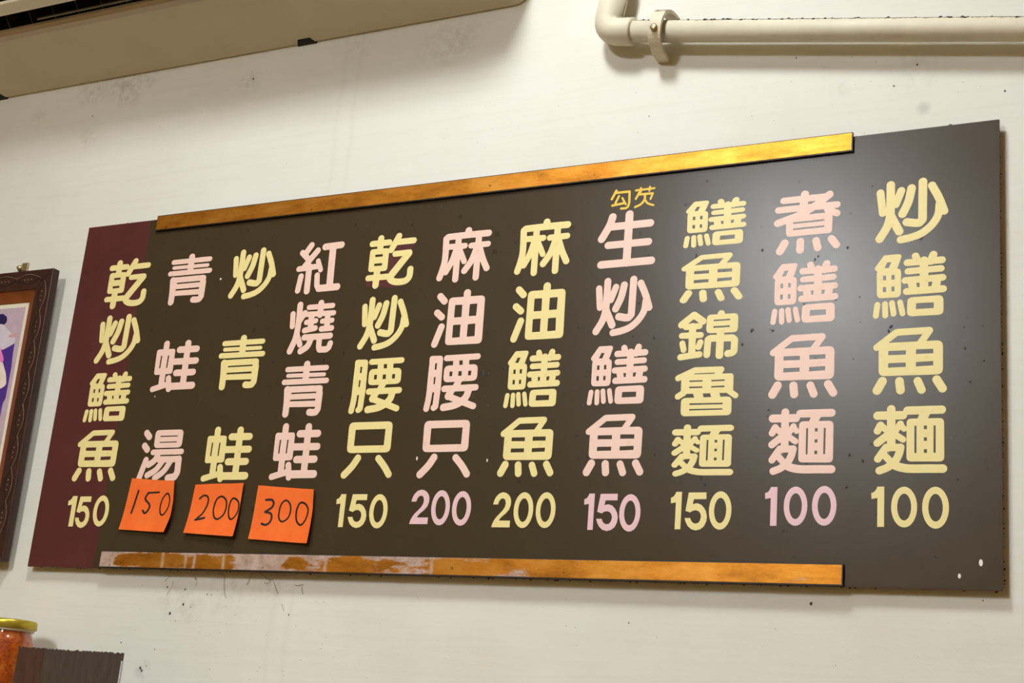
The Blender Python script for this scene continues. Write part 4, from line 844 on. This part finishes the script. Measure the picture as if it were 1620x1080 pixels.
lathe('sauce', [(0.0, 0.002), (RB - .007, 0.002), (RB - .0015, 0.0075), (RB - .0015, sh - .0065), (RB - .0055, sh + .0023), (JR - .0076, sh + .0115), (JR - .0072, t - .001), (0.0, t - .001)], mat_sauce(), jar)
LH = lz1 - lz0
lathe('lid', [(JR - .002, t), (JR, t + .001), (JR, t + LH - .003), (JR - .0015, t + LH - .0008), (JR - .005, t + LH), (JR - .009, t + LH - .0012), (0, t + LH - .0012)], M_LID, jar)
lathe('paper_seal', [(JR - .0045, t - .0035), (JR - .0035, t - .0035), (JR - .0035, t + .002), (JR - .0045, t + .002)], M_MAT, jar)

SY = -0.145
pa, pb = at(30, 1022.5, SY), at(193, 1035, SY)
ztop = (pa.z + pb.z) / 2
sign = empty('small_signboard', (pa.x, SY, SZ), 'small dark brown wooden signboard standing in front of the sauce jar', 'sign')
sw = pb.x - pa.x; shh = ztop - SZ; xm = at(71, 1024, SY).x - pa.x
def mat_old(name, a, b):
    n = NT(name)
    f = n.noise(45, 6, 0.7, stretch=(3, 1, 0.4))
    n.bump(n.noise(300, 3), 0.3, 0.0008)
    return n.out(n.ramp(f, (0.3, a), (0.72, b)), 0.55, 0.0, 0.4)
box('side_board', 0, xm - .0006, 0, 0.005, 0, shh, mat_old('old_red_brown_wood', srgb(62, 38, 28), srgb(92, 60, 44)), sign, 0.0006)
box('main_board', xm, sw, 0, 0.005, 0, shh, mat_old('old_grey_brown_wood', srgb(62, 50, 42), srgb(84, 70, 58)), sign, 0.0006)
box('edge_tape', sw, sw + 0.0012, 0.0005, 0.0045, 0, shh - 0.010, plain('pale_edge_tape', srgb(206, 212, 222), 0.3, var=0.1), sign)
box('foot', 0.02, sw - 0.02, 0.005, 0.025, 0, 0.02, M_SHELF, sign)
V = []; F = []
for _ in range(110):
    fleck(random.uniform(0, sw), random.uniform(.0005, .0045), shh + .0002, random.uniform(.0006, .0018), 1.4)
for _ in range(8): fleck(random.uniform(.05, sw), -.0002, random.uniform(shh * .3, shh), random.uniform(.0008, .0016))
tag(mesh_obj('dust_crumbs', V, F, M_BLACK, sign), kind='stuff')

# ------------------------------------------------------------------ cobweb threads and soot flecks on the wall under the board
V = []; F = []
def wall_fleck(px, py, r):
    p = at(px, py, 0); i = len(V); n = 7; ph = random.random() * 6
    for k in range(n):
        a = ph + 2 * math.pi * k / n; rr = r * random.uniform(.5, 1.25)
        V.append((p.x + rr * math.cos(a), -0.0004, p.z + rr * math.sin(a) * 1.3))
    V.append((p.x, -0.0012, p.z)); F.extend([(i + k, i + (k + 1) % n, i + n) for k in range(n)])
for px, py, r in [(265, 928, 1.5), (293, 932, 1.5), (328, 940, 1), (335, 941, 1), (290, 956, 1.8), (302, 960, 1), (269, 970, 2), (278, 982, 1), (457, 972, 1.2), (245, 1027, 1),
                  (192, 1016, 1.3), (222, 1056, 2.4), (224, 1061, 2), (231, 1053, 1), (332, 1058, .8), (476, 1044, .8), (401, 125, 1.6), (147, 184, 1.5), (1283, 955, 2.2), (1260, 92, 1), (1451, 102, 1.6), (1414, 136, 1.4), (1590, 144, 1.2), (1027, 184, 1), (1555, 950, .8), (310, 915, 1.2), (995, 985, 1)]:
    wall_fleck(px, py, r * 0.001)
random.seed(11)
for _ in range(90): wall_fleck(random.choice([random.uniform(200, 520), random.uniform(0, 1600)]), random.uniform(920, 1075), random.uniform(.0002, .0006))
for _ in range(50): wall_fleck(random.uniform(60, 900), random.uniform(110, 260), random.uniform(.0002, .0005))
for _ in range(25): wall_fleck(random.uniform(1000, 1600), random.uniform(90, 230), random.uniform(.0002, .0006))
tag(mesh_obj('soot_flecks', V, F, plain('soot', srgb(74, 54, 42), 0.8)), 'dark soot flecks scattered over the cream wall', 'dirt', kind='stuff')
V = []; F = []
def thread(pts, r=0.00032):
    P = [at(px, py, -0.0015) for px, py in pts]
    for a, b in zip(P, P[1:]):
        d = (b - a).normalized(); n = Vector((-d.z, 0, d.x)) * r; m = Vector((0, -r, 0)); i = len(V)
        V.extend([a - n, a + m, a + n, b - n, b + m, b + n]); F.extend([(i, i + 1, i + 4, i + 3), (i + 1, i + 2, i + 5, i + 4), (i, i + 3, i + 5, i + 2)])
for pts in [[(352, 905), (355, 914), (354, 922), (355, 938), (358, 946)], [(274, 918), (272, 927), (266, 936), (263, 942)], [(398, 906), (393, 920), (390, 925)], [(405, 903), (415, 908), (425, 917), (432, 916)],
            [(432, 917), (436, 930), (440, 939)], [(418, 921), (423, 923), (428, 918)], [(466, 925), (472, 926), (480, 924)], [(477, 928), (479, 940)], [(260, 920), (266, 912), (270, 911)], [(311, 918), (310, 927)], [(346, 906), (352, 910)], [(446, 955), (449, 966)]]:
    thread(pts)
tag(mesh_obj('cobweb_threads', V, F, plain('cobweb', srgb(150, 130, 110), 0.8)), 'dusty cobweb threads hanging on the wall under the board', 'cobweb', kind='stuff')
